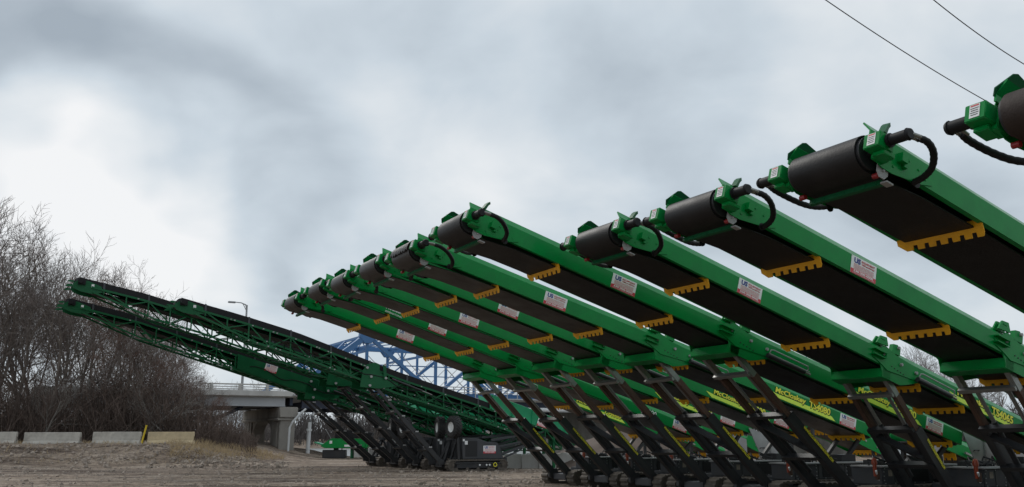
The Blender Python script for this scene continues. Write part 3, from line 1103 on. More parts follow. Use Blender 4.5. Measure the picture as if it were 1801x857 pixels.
    def rv():
        b = MB()
        for q in range(9):
            for zz in (0.525, 0.835):
                b.tube([(xc - 1.25 + 0.31 * q, -0.760, zz), (xc - 1.25 + 0.31 * q, -0.772, zz)], 0.013, 6)
        for q in range(3):
            for xx in (-1.28, -0.62, 0.42, 1.3):
                b.tube([(xc + xx, -0.760, 0.59 + 0.09 * q), (xc + xx, -0.772, 0.59 + 0.09 * q)], 0.013, 6)
        return b.mesh('rivets', 'galv')
    rvo = put('rivets', cached(('rv', long_), rv), pu)
    rvo['kind'] = 'stuff'
    put('data_plate', cached(('dp1', long_), lambda: MB().box((xc - 1.08, -0.763, 0.74), (0.12, 0.006, 0.13)).mesh('data_plate', 'stone')), pu)
    put('safety_label', cached(('dp2', long_), lambda: MB().box((xc + 1.10, -0.764, 0.66), (0.09, 0.006, 0.14)).mesh('safety_label', 'white')), pu)
    # guards, hoses and bits on the engine deck
    def clutter():
        rr = random.Random(4)
        b = MB()
        for q in range(7):
            x0 = xc - 1.3 + 0.28 * q
            p = [(x0, -0.3 + rr.uniform(-.2, .2), 0.88), (x0 + rr.uniform(0, .2), -0.3 + rr.uniform(-.3, .3), 1.0 + rr.random() * 0.10), (x0 + 0.4, -0.2 + rr.uniform(-.3, .3), 0.95), (x0 + 0.55, -0.25, 0.86)]
            b.tube(p, 0.022, 6)
        b.box((xc + 0.9, -0.2, 0.98), (0.5, 0.45, 0.18)).box((xc - 0.6, -0.1, 0.94), (0.6, 0.4, 0.12))
        return b.mesh('deck_hoses', 'black')
    put('deck_hoses', cached(('cl', long_), clutter), root)['kind'] = 'stuff'
    bar('tail_strut', (xc + 0.7, -0.35, 0.8), (xc + 1.5, -0.35, B(13.0 if long_ else 12.2, 0, -0.1).z), 0.09, 0.09, 'black', root)
    bar('tail_strut', (xc + 0.7, 0.35, 0.8), (xc + 1.5, 0.35, B(13.0 if long_ else 12.2, 0, -0.1).z), 0.09, 0.09, 'black', root)
    # work lamp post with orange lens on the front corner of the power unit
    rod('lamp_bracket', (xc - 1.38, -0.70, 0.60), (xc - 1.54, -0.78, 0.80), 0.045, 'white', root)
    put('beacon', cached('beac', lambda: MB().tube([(0, 0, 0), (0, 0, 0.05), (0, 0, 0.11), (0, 0, 0.14)], [0.06, 0.06, 0.05, 0.02], 12).tube([(0, 0, -0.25), (0, 0, 0)], [0.035, 0.045], 8).mesh('beacon', 'orange')), root,
        Matrix.Translation((xc - 1.50, -0.72, 0.93)))
    put('control_box', cached('ctl', lambda: bevel(MB().box((0, 0, 0), (0.07, 0.09, 0.18)).mesh('control_box', 'rust'), 0.01)), root, Matrix.Translation((xc - 1.46, -0.74, 0.70)))
    # tail: drum, boot and steel end plate with a chain
    put('tail_drum', cached('tdrum', lambda: MB().tube([(0, -0.52, 0), (0, 0.52, 0)], 0.18, 18).mesh('tail_drum', 'black')), root, mxb @ Matrix.Translation((SEND - 0.15, 0, 0.05)))
    if plate:
        x0, z0 = 12.60 - XC - (0 if long_ else 1.1), 1.80
        poly = [(0.0, 0.0), (1.13, -0.35), (1.13, -1.0), (0.86, -1.0), (0.44, -0.88)]
        for sgn in (-1, 1):
            pl = put('boot_plate', cached(('bp', sgn, x0), lambda: recalc(MB().prism(poly, (x0, sgn * 0.67, z0), (1, 0, 0), (0, 0, 1), (0, sgn * 0.02, 0)).mesh('boot_plate', 'galv'))), root)
            if sgn == -1:
                def chain():
                    b = MB()
                    for q in range(11):
                        t = [(cos(2 * pi * k / 8) * 0.022, sin(2 * pi * k / 8) * 0.038) for k in range(9)]
                        zc = z0 - 0.30 - 0.055 * q
                        if q % 2:
                            b.tube([(x0 + 0.80 + u_, -0.715, zc + v_) for u_, v_ in t], 0.0085, 5, False)
                        else:
                            b.tube([(x0 + 0.80 + 0.3 * u_, -0.715 + u_ * 0.9, zc + v_) for u_, v_ in t], 0.0085, 5, False)
                    return b.mesh('chain', 'galv')
                put('chain', cached(('chain', x0), chain), pl)
                put('plate_handle', cached(('hnd', x0), lambda: MB().tube([(x0 + 0.40, -0.69, z0 - 0.62), (x0 + 0.40, -0.73, z0 - 0.60), (x0 + 0.56, -0.73, z0 - 0.60), (x0 + 0.56, -0.69, z0 - 0.62)], 0.012, 6).mesh('plate_handle', 'black')), pl)
    return root


STACKERS = [
    # x, y, drum height, yaw, elevation
    (1, 4.94, 7.55, 4.46, 61.0, 16.4, 65, dict(label='green stacker cropped by the right edge, only its brown head drum and gearbox showing')),
    (2, 3.78, 10.18, 4.66, 60.65, 16.5, 65, dict(label='green stacker with the largest complete head drum, below the overhead wires')),
    (3, 2.71, 12.79, 4.77, 59.89, 16.2, 65, dict(label='green stacker whose white sign hangs right below the head of the largest drum')),
    (4, 1.52, 15.07, 4.86, 60.26, 17.04, 65, dict(label='short green stacker with TS4065 lettering on its lower beam')),
    (5, -1.00, 16.02, 5.28, 61.81, 17.01, 80, dict(label='tall green stacker whose head stands alone against the sky above the others left of centre', plate=True)),
    (6, -2.17, 18.40, 5.26, 61.97, 16.19, 80, dict(label='green stacker with a studded chevron belt on its head drum', chevron=True, plate=False)),
    (7, -3.17, 20.28, 5.35, 61.10, 16.4, 80, dict(label='green stacker just beyond the one with the chevron belt, smooth drum', plate=False)),
    (8, -4.27, 22.42, 5.39, 61.81, 16.18, 80, dict(label='green stacker between the white lettered stacker and the next smooth drum', plate=True)),
    (9, -5.25, 24.24, 5.49, 61.22, 17.44, 80, dict(label='green stacker with white lettering below its head and on its lower beam', style='white', plate=False)),
    (10, -6.38, 26.16, 5.44, 60.65, 16.69, 80, dict(label='farthest green plate-sided stacker, its head low in front of the blue bridge', plate=False)),
]
for (i, x, y, zh, yaw, el, kind, kw) in STACKERS:
    stacker(i, x, y, zh, yaw, el, kind, letter='TS4065' if kind == 65 else 'TS4080', **kw)


# ------------------------------------------------------------------ lattice (truss) stackers
def tyre_mesh():
    def make():
        mb = MB()
        prof = [(0.24, -0.17), (0.30, -0.19), (0.42, -0.19), (0.485, -0.15), (0.50, -0.07), (0.50, 0.07), (0.485, 0.15), (0.42, 0.19), (0.30, 0.19), (0.24, 0.17)]
        n = 30
        vs, fs = [], []
        for k in range(n):
            t = 2 * pi * k / n
            vs += [(x, r * cos(t), r * sin(t)) for r, x in prof]
        q = len(prof)
        for k in range(n):
            a, b = k * q, ((k + 1) % n) * q
            for j in range(q):
                fs.append((a + j, a + (j + 1) % q, b + (j + 1) % q, b + j))
        mb.add(vs, fs, True)
        for k in range(22):
            for sg in (-1, 1):
                t = 2 * pi * (k + (0.5 if sg > 0 else 0)) / 22
                rot = Matrix.Rotation(t, 3, 'X') @ Matrix.Rotation(sg * 0.6, 3, 'Z')
                c = Vector((sg * 0.085, -0.505 * sin(t), 0.505 * cos(t)))
                mb.box(c, (0.19, 0.05, 0.035), rot)
        return recalc(mb.mesh('tyre', 'tyre'))
    return cached('tyre', make)


def rim_mesh():
    def make():
        b = MB()
        n = 24
        prof = [(0.245, -0.175), (0.235, -0.14), (0.19, -0.12), (0.17, -0.08), (0.10, -0.07), (0.09, -0.12), (0.0, -0.12)]
        vs, fs = [], []
        for k in range(n):
            t = 2 * pi * k / n
            vs += [(x, r * cos(t), r * sin(t)) for r, x in prof]
        q = len(prof)
        for k in range(n):
            a, c = k * q, ((k + 1) % n) * q
            for j in range(q - 1):
                fs.append((a + j, a + j + 1, c + j + 1, c + j))
        b.add(vs, fs, True)
        b.tube([(-0.10, 0, 0), (0.16, 0, 0)], 0.23, 20)
        for k in range(8):
            t = 2 * pi * k / 8
            b.tube([(-0.09, 0.13 * cos(t), 0.13 * sin(t)), (-0.13, 0.13 * cos(t), 0.13 * sin(t))], 0.014, 6)
        return recalc(b.mesh('rim', 'rim'))
    return cached('rim', make)


def lattice_stacker(x, y, yaw, label, prof, panel=None, inner=True, sign_at=None, hopper=True, body_sign=True, full=True, wheels=True, wx=0.0, lt=None):
    """x, y: ground under the middle of the front axle; prof: (along, z of the belt edge) from head to tail"""
    yaw = R(yaw)
    root = thing('lattice_stacker', (x, y, 0), pi / 2 - yaw, label, 'conveyor', 'lattice frame stackers parked left of the plate-sided row')
    pts = [Vector((a, 0, z)) for a, z in prof]

    def zt(a):
        for p, q in zip(pts[:-1], pts[1:]):
            if a <= q.x or q is pts[-1]:
                return p.z + (q.z - p.z) * (a - p.x) / (q.x - p.x)
    a0, a1 = prof[0][0], prof[-1][0]
    slope = (prof[1][1] - prof[-1][1]) / (prof[-1][0] - prof[1][0])
    # belt: carrying run, head wrap and return run, troughed
    hr = 0.20
    path = [(a0, zt(a0) - 0.02)]
    def belt():
        mb = MB()
        n = 26
        aa = [a0 + (a1 - a0) * i / n for i in range(n + 1)]
        sect = [(-0.50, 0.0), (-0.28, -0.16), (0.28, -0.16), (0.50, 0.0), (0.49, 0.02), (0.27, -0.14), (-0.27, -0.14), (-0.49, 0.02)]
        vs, fs = [], []
        q = len(sect)
        for a in aa:
            k = min(1.0, (a - a0) / 1.2)
            for yy, zz in sect:
                vs.append((a, yy, zt(a) + zz * k - (1 - k) * 0.03 + (0.02 if zz > -0.01 else 0) * 0))
        for i in range(n):
            for j in range(q):
                fs.append((i * q + j, i * q + (j + 1) % q, (i + 1) * q + (j + 1) % q, (i + 1) * q + j))
        mb.add(vs, fs)
        # return run and the wrap round the head
        P = []
        for k in range(11):
            t = pi / 2 + pi * k / 10
            P.append((a0 + hr * cos(t), zt(a0) - 0.03 - hr + hr * sin(t)))
        for a in aa[1:]:
            P.append((a, zt(a) - 0.52 - 0.0 * a))
        vs, fs = [], []
        for a, z in P:
            vs += [(a, -0.48, z), (a, 0.48, z), (a, 0.48, z + 0.018), (a, -0.48, z + 0.018)]
        for i in range(len(P) - 1):
            for j in range(4):
                fs.append((i * 4 + j, i * 4 + (j + 1) % 4, (i + 1) * 4 + (j + 1) % 4, (i + 1) * 4 + j))
        mb.add(vs, fs)
        # deep rubber edge that shows from the side
        for sy in (-1, 1):
            vs, fs = [], []
            for a in aa:
                k = min(1.0, 0.25 + (a - a0) / 1.5)
                vs += [(a, sy * 0.50, zt(a) + 0.01), (a, sy * 0.52, zt(a) + 0.01), (a, sy * 0.52, zt(a) - 0.27 * k), (a, sy * 0.50, zt(a) - 0.27 * k)]
            for i in range(n):
                for j in range(4):
                    fs.append((i * 4 + j, i * 4 + (j + 1) % 4, (i + 1) * 4 + (j + 1) % 4, (i + 1) * 4 + j))
            mb.add(vs, fs)
        return recalc(mb.mesh('belt', 'rubber'))
    put('belt', belt(), root)
    put('head_drum', cached('lhd', lambda: MB().tube([(0, -0.5, 0), (0, 0.5, 0)], 0.185, 18).mesh('head_drum', 'black')), root, Matrix.Translation((a0, 0, zt(a0) - 0.23)))
    # head plates, motors and forked take-up ears
    for sy in (-1, 1):
        def hp():
            b = MB()
            b.prism([(-0.25, -0.08), (0.0, 0.10), (0.35, 0.06), (0.9, -0.16), (0.95, -0.42), (0.55, -0.50), (0.1, -0.42), (-0.2, -0.30)], (0, sy * 0.54, 0), (1, 0, 0), (0, 0, 1), (0, sy * 0.03, 0))
            b.prism([(-0.46, 0.0), (-0.42, 0.05), (-0.2, 0.04), (-0.2, -0.03), (-0.4, -0.03)], (0, sy * 0.54, 0), (1, 0, 0), (0, 0, 1), (0, sy * 0.04, 0))
            b.prism([(-0.50, -0.20), (-0.45, -0.14), (-0.2, -0.14), (-0.15, -0.22), (-0.55, -0.24)], (0, sy * 0.54, 0), (1, 0, 0), (0, 0, 1), (0, sy * 0.04, 0))
            return recalc(b.mesh('head_plate', 'dgreen'))
        put('head_plate', cached(('lhp', sy), hp), root, Matrix.Translation((a0, 0, zt(a0) - 0.20)))
        put('drive_motor', cached(('lmo', sy), lambda: MB().tube([(0.05, sy * 0.57, 0), (0.05, sy * 0.90, 0)], 0.09, 12).box((0.1, sy * 0.63, 0.0), (0.3, 0.10, 0.24)).mesh('drive_motor', 'rubber')), root, Matrix.Translation((a0, 0, zt(a0) - 0.21)))
    put('warning_label', cached('lwl', lambda: MB().box((0, 0, 0), (0.11, 0.006, 0.16)).mesh('warning_label', 'white')), root, Matrix.Translation((a0 + 0.55, -0.575, zt(a0) - 0.36)))
    # chords
    dep = 0.68
    def chord(y0, dz, w, a_s, a_e, dz_s=None):
        n = 0
        knots = [a_s] + [p.x for p in pts if a_s < p.x < a_e] + [a_e]
        for s, e in zip(knots[:-1], knots[1:]):
            z_s = zt(s) + (dz_s if (dz_s is not None and s == a_s) else dz)
            bar('chord', (s, y0, z_s), (e, y0, zt(e) + dz), w, w, 'dgreen', root, Vector((0, 1, 0)))
    top, botm = -0.31, -0.31 - dep
    for sy in (-1, 1):
        chord(sy * 0.58, top, 0.085, a0 + 0.5, a1 - 0.3)
        chord(sy * 0.58, botm, 0.085, a0 + 3.2, a1 - 1.2)
        bar('chord', (a0 + 0.55, sy * 0.58, zt(a0 + 0.55) - 0.50), (a0 + 3.2, sy * 0.58, zt(a0 + 3.2) + botm), 0.07, 0.07, 'dgreen', root, Vector((0, 1, 0)))
    # lacing
    n = int((a1 - a0 - 1.6) / 0.92)
    st = (a1 - a0 - 1.6) / n
    for i in range(n + 1):
        a = a0 + 1.0 + st * i
        k = min(1.0, (a - a0 - 0.4) / 2.6)
        bz = zt(a) + top - dep * k
        nb = a + st
        kn = min(1.0, (nb - a0 - 0.4) / 2.6)
        for sy in (-1, 1):
            bar('upright', (a, sy * 0.58, bz), (a, sy * 0.58, zt(a) + top), 0.055, 0.055, 'dgreen', root, Vector((0, 1, 0)))
            if i < n:
                if i % 2:
                    bar('lattice_brace', (a, sy * 0.58, bz), (nb, sy * 0.58, zt(nb) + top), 0.05, 0.05, 'dgreen', root, Vector((0, 1, 0)))
                else:
                    bar('lattice_brace', (a, sy * 0.58, zt(a) + top), (nb, sy * 0.58, zt(nb) + top - dep * kn), 0.05, 0.05, 'dgreen', root, Vector((0, 1, 0)))
        bar('cross_brace', (a, -0.58, bz), (a, 0.58, bz), 0.05, 0.05, 'dgreen', root)
        if i < n:
            s_ = 1 if i % 2 else -1
            bar('cross_brace', (a, -0.58 * s_, bz), (nb, 0.58 * s_, zt(nb) + top - dep * kn), 0.04, 0.04, 'dgreen', root)
        # idler bracket under the belt edge
        if i % 2 == 0:
            put('idler_bracket', cached('idb', lambda: MB().prism([(-0.05, -0.40), (0.05, -0.40), (0.035, 0.03), (-0.035, 0.03)], (0, -0.535, 0), (1, 0, 0), (0, 0, 1), (0, -0.02, 0)).prism([(-0.05, -0.40), (0.05, -0.40), (0.035, 0.03), (-0.035, 0.03)], (0, 0.535, 0), (1, 0, 0), (0, 0, 1), (0, 0.02, 0)).tube([(0, -0.5, -0.05), (0, -0.28, -0.20), (0, 0.28, -0.20), (0, 0.5, -0.05)], 0.05, 8).mesh('idler_bracket', 'char')), root, Matrix.Translation((a, 0, zt(a))))
    # bolts and pale tags on the chords
    def tags():
        b = MB()
        rr = random.Random(int(abs(x) * 100))
        for q in range(46):
            a = a0 + 1.5 + (a1 - a0 - 2.5) * rr.random()
            dz = rr.choice((top, botm))
            b.box((a, -0.63, zt(a) + dz), (0.07, 0.012, 0.045))
        return b.mesh('node_tags', 'galv')
    tg = put('node_tags', tags(), root)
    tg['kind'] = 'stuff'
    # inner (telescoping) frame, slung lower
    if inner:
        ia0, ia1 = a0 + 6.0, a1 - 1.5
        dz1, dz2 = -0.55, -0.96
        for sy in (-1, 1):
            for dz in (dz1, dz2):
                chord(sy * 0.44, dz, 0.07, ia0, ia1)
            k = int((ia1 - ia0) / 0.75)
            s_ = (ia1 - ia0) / k
            for i in range(k):
                p, q = (dz1, dz2) if i % 2 else (dz2, dz1)
                a = ia0 + s_ * i
                bar('lattice_brace', (a, sy * 0.44, zt(a) + p), (a + s_, sy * 0.44, zt(a + s_) + q), 0.04, 0.04, 'dgreen', root, Vector((0, 1, 0)))
    if panel:
        p0, p1, d0, d1 = panel
        for sy in (-1, 1):
            def pn():
                b = MB()
                b.prism([(p0, zt(p0) + d0), (p1, zt(p1) + d0), (p1 - 0.3, zt(p1 - .3) + d1 * 0.9), (p0 + (p1 - p0) * 0.55, zt(p0 + (p1 - p0) * .55) + d1), (p0, zt(p0) + d1 * 0.92)], (0, sy * 0.64, 0), (1, 0, 0), (0, 0, 1), (0, sy * 0.03, 0))
                return recalc(b.mesh('side_panel', 'dgreen'))
            put('side_panel', pn(), root)
        if sign_at:
            sticker(root, near_mx(sign_at[0], -0.675, sign_at[1], slope * 0.9), 0.62, 0.36)
    # pivot brackets, upper ram
    pv = lt[0] if lt else -3.7
    for sy in (-1, 1):
        def pb():
            b = MB()
            b.prism([(-0.50, -0.30), (-0.30, 0.0), (0.10, 0.10), (0.30, 0.02), (0.32, -0.35), (0.80, -0.62), (1.25, -0.70), (1.2, -0.95), (0.3, -1.08), (-0.60, -1.02)], (0, sy * 0.64, 0), (1, 0, 0), (0, 0, 1), (0, sy * 0.03, 0))
            b.prism([(0.45, 0.0), (0.60, 0.02), (0.64, -0.62), (0.50, -0.66)], (0, sy * 0.69, 0), (1, 0, 0), (0, 0, 1), (0, sy * 0.04, 0))
            return recalc(b.mesh('pivot_bracket', 'dgreen'))
        pbo = put('pivot_bracket', cached(('lpb', sy), pb), root, Matrix.Translation((pv, 0, zt(pv) - 0.12)))
        for (a, c) in ((0.55, 0.0), (0.60, -0.60), (-0.3, -0.15), (-0.1, -0.55), (-0.15, -0.95)):
            put('pivot_pin', cached(('lpp', sy), lambda: MB().tube([(0, sy * 0.66, 0), (0, sy * 0.75, 0)], 0.06, 10).mesh('pivot_pin', 'galv')), pbo, Matrix.Translation((a, 0, c)))
        rod('fold_ram', (pv + 0.9, sy * 0.72, zt(pv + 0.9) - 0.45), (pv + 2.4, sy * 0.72, zt(pv + 2.4) - 0.52), 0.10, 'black', root)
        rod('fold_ram_rod', (pv + 2.4, sy * 0.72, zt(pv + 2.4) - 0.52), (pv + 2.9, sy * 0.72, zt(pv + 2.9) - 0.55), 0.05, 'steel', root)
    # hose along the side
    def hose():
        b = MB()
        rr = random.Random(3)
        P = []
        for i in range(40):
            a = -8.0 + i * 0.30
            P.append((a, -0.68, zt(a) - 0.62 + 0.10 * sin(i * 0.9) + rr.uniform(-.03, .03)))
        b.tube(P, 0.022, 5)
        return b.mesh('hydraulic_hose', 'rubber')
    put('hydraulic_hose', hose(), root)
    # legs
    lt = lt or (pv + 0.05, 3.80 + (zt(pv) - 4.75) * 0.9)
    leg_frame(root, lt, (-0.22, 0.42), 0.50, False, lettering=False, rungs=(0.10, 0.34, 0.58, 0.82), slim=0.92)
    for sy in (-1, 1):
        for k in range(4):
            t = 0.22 + 0.2 * k
            put('sky_gap_chip', cached('gap_chip', lambda: MB().box((0, 0, 0), (0.16, 0.03, 0.06)).mesh('sky_gap_chip', 'galv')), root,
                Matrix.Translation((lt[0] + (-0.22 - lt[0]) * t + 0.05, sy * 0.5 - 0.11, lt[1] + (0.42 - lt[1]) * t + 0.05)))
    # undercarriage, A-frame and wheels
    for sy in (-1, 1):
        crawler(root, 1.50, sy * 0.82, 3.15, 0.27, 0.40)
    put('chassis', cached('lch', lambda: bevel(MB().box((2.0, 0, 0.45), (2.5, 1.15, 0.30)).box((0.35, 0, 0.28), (0.9, 0.80, 0.20)).mesh('chassis', 'char'), 0.02)), root)
    for q in (1.55, 1.91, 2.07):
        put('track_spot', cached('spots', lambda: MB().tube([(0, -1.03, 0.28), (0, -1.055, 0.28)], 0.042, 12).mesh('track_spot', 'white')), root, Matrix.Translation((q, 0, 0)))
    put('track_ring', cached('ring', lambda: MB().tube([(2.36 + 0.085 * cos(t * pi / 8), -1.05, 0.28 + 0.085 * sin(t * pi / 8)) for t in range(17)], 0.018, 6, False).mesh('track_ring', 'lemon')), root)
    pu = put('power_unit', cached('lpu', lambda: bevel(MB().prism([(0.75, 0.55), (2.95, 0.55), (2.62, 1.30), (2.05, 1.34), (1.5, 1.52), (0.75, 1.55)], (0, -0.80, 0), (1, 0, 0), (0, 0, 1), (0, 0.62, 0)).prism([(0.9, 0.55), (2.9, 0.55), (2.6, 1.2), (0.9, 1.35)], (0, 0.2, 0), (1, 0, 0), (0, 0, 1), (0, 0.6, 0)).mesh('power_unit', 'char'), 0.02)), root)
    put('air_grille', cached('lgr', lambda: MB().box((1.22, -0.807, 1.02), (0.62, 0.01, 0.72)).mesh('air_grille', 'screen')), pu)
    put('safety_label', cached('lsl', lambda: MB().box((0.95, -0.812, 1.30), (0.15, 0.008, 0.17)).box((0.82, -0.808, 1.42), (0.10, 0.008, 0.10)).mesh('safety_label', 'white')), pu)
    if body_sign:
        sticker(root, near_mx(2.18, -0.806, 0.98), 0.66, 0.36)
    for sy in ((-1, 1) if wheels else ()):
        yy = sy * 0.80
        bar('wheel_arm', (0.55, yy, 0.55), (0.48 + wx, yy, 1.75), 0.16, 0.12, 'black', root)
        bar('wheel_arm_stay', (0.30, yy * 0.6, 0.5), (0.48, yy, 1.55), 0.10, 0.08, 'black', root)
        w = put('wheel', cached('hub', lambda: MB().tube([(-0.05, 0, 0), (0.32, 0, 0)], 0.10, 12).mesh('wheel', 'black')), root,
                Matrix.Translation((0.30 + wx, yy, 2.02)) @ Matrix.Rotation(-0.15 * sy, 4, 'Z'))
        put('tyre', tyre_mesh(), w)
        put('rim', rim_mesh(), w)
    bar('mast', (0.10, -0.25, 0.5), (0.50, -0.05, 1.45), 0.12, 0.12, 'black', root)
    bar('mast', (0.95, -0.25, 0.5), (0.55, -0.05, 1.45), 0.12, 0.12, 'black', root)
    bar('mast', (0.10, 0.35, 0.5), (0.50, 0.05, 1.45), 0.12, 0.12, 'black', root)
    put('slew_cap', cached('slew', lambda: MB().tube([(0.52, 0, 1.42), (0.52, 0, 1.56)], 0.22, 14).mesh('slew_cap', 'char')), root)
    # folded arms laid out behind the power unit
    if full:
        for (p, q, w) in (((2.4, -0.5, 1.42), (5.6, -0.5, 1.85), 0.10), ((2.2, 0.1, 1.55), (5.9, 0.2, 1.75), 0.11), ((2.9, -0.6, 0.75), (5.3, -0.75, 1.50), 0.12),
                          ((2.7, -0.4, 1.0), (5.6, -0.3, 1.62), 0.09), ((2.8, 0.5, 0.8), (5.4, 0.4, 1.35), 0.10), ((2.6, -0.7, 1.1), (4.6, -0.7, 1.45), 0.07), ((3.0, -0.75, 0.6), (3.9, -0.75, 0.95), 0.07)):
            bar('folded_arm', p, q, w, w, 'char', root)
    # feed boot at the tail
    for sy in (-1, 1):
        chord_z = lambda a: zt(a)
        if hopper:
            def sk():
                b = MB()
                sect = [(0.60 * sy, -0.30), (0.62 * sy, 0.10), (0.72 * sy, 0.42), (0.70 * sy, 0.43), (0.59 * sy, 0.11), (0.57 * sy, -0.30)]
                b.sweep(sect, [(2.3, 0, zt(2.3)), (a1 - 0.2, 0, zt(a1 - 0.2))], (0, 1, 0), (0, 0, 1))
                for a in (2.4, 3.5, 4.6, 5.7, a1 - 0.4):
                    b.bar((a, sy * 0.64, zt(a) - 0.28), (a, sy * 0.74, zt(a) + 0.40), 0.05, 0.03, Vector((1, 0, 0)))
                return recalc(b.mesh('feed_skirt', 'mint'))
            put('feed_skirt', sk(), root)
    if hopper:
        sticker(root, near_mx(5.2, -0.665, zt(5.2) - 0.06, slope), 0.62, 0.36)
    put('tail_drum', cached('tdrum', lambda: None), root, Matrix.Translation((a1, 0, zt(a1) - 0.25)))
    tz = zt(a1 - 0.6) - 0.7
    gnd = 0.0
    for sy in (-1, 1):
        bar('tail_leg', (a1 - 1.0, sy * 0.5, gnd), (a1 - 1.0, sy * 0.5, zt(a1 - 1.0) - 0.4), 0.12, 0.12, 'dgreen', root)
    put('tail_box', cached('tb_l', lambda: bevel(MB().box((0, 0, 0), (0.9, 1.3, 0.55)).mesh('tail_box', 'dgreen'), 0.03)), root, Matrix.Translation((a1 - 0.2, 0, zt(a1) - 0.35)))
    return root


P1 = [(-12.2, 7.32), (-9.4, 6.66), (-7.3, 6.12), (-2.4, 4.50), (2.0, 3.26), (6.9, 1.75)]
P2 = [(-16.05, 8.34), (-13.4, 7.82), (-11.0, 7.22), (-3.7, 4.95), (6.9, 1.65)]
P3 = [(-16.24, 7.80), (-13.1, 7.14), (-10.4, 6.33), (-3.7, 4.35), (6.9, 1.40)]
P4 = [(-12.0, 7.20), (-9.5, 6.62), (-3.7, 5.05), (6.9, 1.75)]
lattice_stacker(-3.40, 43.6, 62, 'nearest lattice stacker, with white-rimmed wheels and a signed grey power unit on tracks', P1, sign_at=None)
lattice_stacker(-4.80, 46.25, 61.5, 'lattice stacker whose curved head is highest of the lattice group', P2, body_sign=False, wx=-1.3, lt=(-4.40, 4.38))
lattice_stacker(-6.25, 48.9, 61, 'lattice stacker whose long boom ends lowest beside the bare trees', P3, panel=(-8.6, -3.4, -0.22, -1.02), lt=(-4.6, 3.95), sign_at=(-6.95, 4.92), body_sign=False, full=False, wheels=False)
lattice_stacker(-7.80, 51.5, 61, 'farthest lattice stacker, mostly hidden, its leg frame nearest the concrete bridge', P4, lt=(-4.70, 4.22), body_sign=False, inner=False, full=False, wheels=False)


# ------------------------------------------------------------------ concrete viaduct
BAZ = R(61)
BO = Vector((-18.75, 75.0, 0.0))
BMX = Matrix.Translation(BO) @ Matrix.Rotation(pi / 2 - BAZ, 4, 'Z')     # x along the bridge to the right, y away


def viaduct():
    root = thing('concrete_viaduct', BO, pi / 2 - BAZ, 'grey concrete road viaduct with an arched pier, ending at the blue bridge', 'bridge')
    L0, L1 = -17.0, 1.0
    sl = lambda x: 0.012 * x
    put('deck', bevel(MB().box(((L0 + L1) / 2, 5.9, 4.98), (L1 - L0, 12.4, 0.30)).mesh('deck', 'deckconc'), 0.03), root)
    put('edge_beam', bevel(MB().box(((L0 + L1) / 2, -0.42, 5.12), (L1 - L0, 0.28, 0.44)).mesh('edge_beam', 'deckconc'), 0.02), root)
    for y in (0.05, 3.9, 7.9, 11.8):
        put('girder', MB().box(((L0 + L1) / 2 - 0.2, y, 4.47), (L1 - L0 - 1.6, 0.30, 0.72)).box(((L0 + L1) / 2 - 0.2, y - 0.0, 4.12), (L1 - L0 - 1.6, 0.62, 0.07)).mesh('girder', 'girder'), root)
    # open railing with posts
    for z, h in ((5.80, 0.11), (5.60, 0.07), (5.42, 0.07)):
        put('rail', MB().box(((L0 + L1) / 2, -0.42, z), (L1 - L0, 0.10, h)).mesh('rail', 'deckconc'), root)
    pm = bevel(MB().box((0, 0, 0), (0.20, 0.24, 0.60)).mesh('rail_post', 'deckconc'), 0.015)
    for i in range(8):
        put('rail_post', pm, root, Matrix.Translation((0.6 - 2.2 * i, -0.42, 5.57)))
    # pier at the end of the span
    def pier(px):
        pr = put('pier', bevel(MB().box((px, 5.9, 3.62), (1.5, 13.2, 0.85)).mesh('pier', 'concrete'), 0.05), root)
        # wall with an arched opening: two legs and a spandrel of wedge strips
        b = MB()
        za, r = 1.55, 3.5
        c0 = 5.9
        pts = []
        n = 14
        outer = [(-0.4, 3.2), (12.2, 3.2)]
        for k in range(n):
            t0, t1 = pi * k / n, pi * (k + 1) / n
            y0, y1 = c0 + r * cos(t0), c0 + r * cos(t1)
            z0, z1 = za + r * 0.46 * sin(t0), za + r * 0.46 * sin(t1)
            b.prism([(y0, z0), (y0, 3.2), (y1, 3.2), (y1, z1)], (px - 0.5, 0, 0), (0, 1, 0), (0, 0, 1), (1.0, 0, 0))
        put('pier_arch', recalc(b.mesh('pier_arch', 'concrete')), pr)
        for y0, y1 in ((-0.4, c0 - r), (c0 + r, 12.2)):
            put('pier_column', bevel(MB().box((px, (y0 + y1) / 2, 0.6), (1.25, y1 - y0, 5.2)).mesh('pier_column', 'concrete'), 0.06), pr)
            put('column_panel', bevel(MB().box((px - 0.03, (y0 + y1) / 2, 0.6), (1.30, (y1 - y0) * 0.55, 5.0)).mesh('column_panel', 'concrete'), 0.03), pr)
        put('bearing_shelf', bevel(MB().box((px, 5.9, 3.08), (1.7, 12.9, 0.22)).mesh('bearing_shelf', 'concrete'), 0.03), pr)
    pier(0.2)
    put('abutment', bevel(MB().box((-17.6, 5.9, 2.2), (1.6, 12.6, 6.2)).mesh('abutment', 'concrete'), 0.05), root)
    # white drain pipe down the face of the near column
    put('drain_pipe', MB().tube([(1.45, -1.2, 3.9), (1.0, -1.15, 3.5), (0.45, -1.0, 2.85), (0.25, -0.95, 2.4), (0.20, -0.9, -0.2)], 0.09, 10).mesh('drain_pipe', 'whitepipe'), root)
    put('service_pipe', MB().tube([(-14.0, 1.0, 3.30), (-6.8, 1.0, 3.15), (-5.0, 1.0, 3.2), (-3.9, 1.0, 3.7), (-3.2, 1.0, 4.1)], 0.14, 8).mesh('service_pipe', 'fascia'), root)
    return root


viaduct()


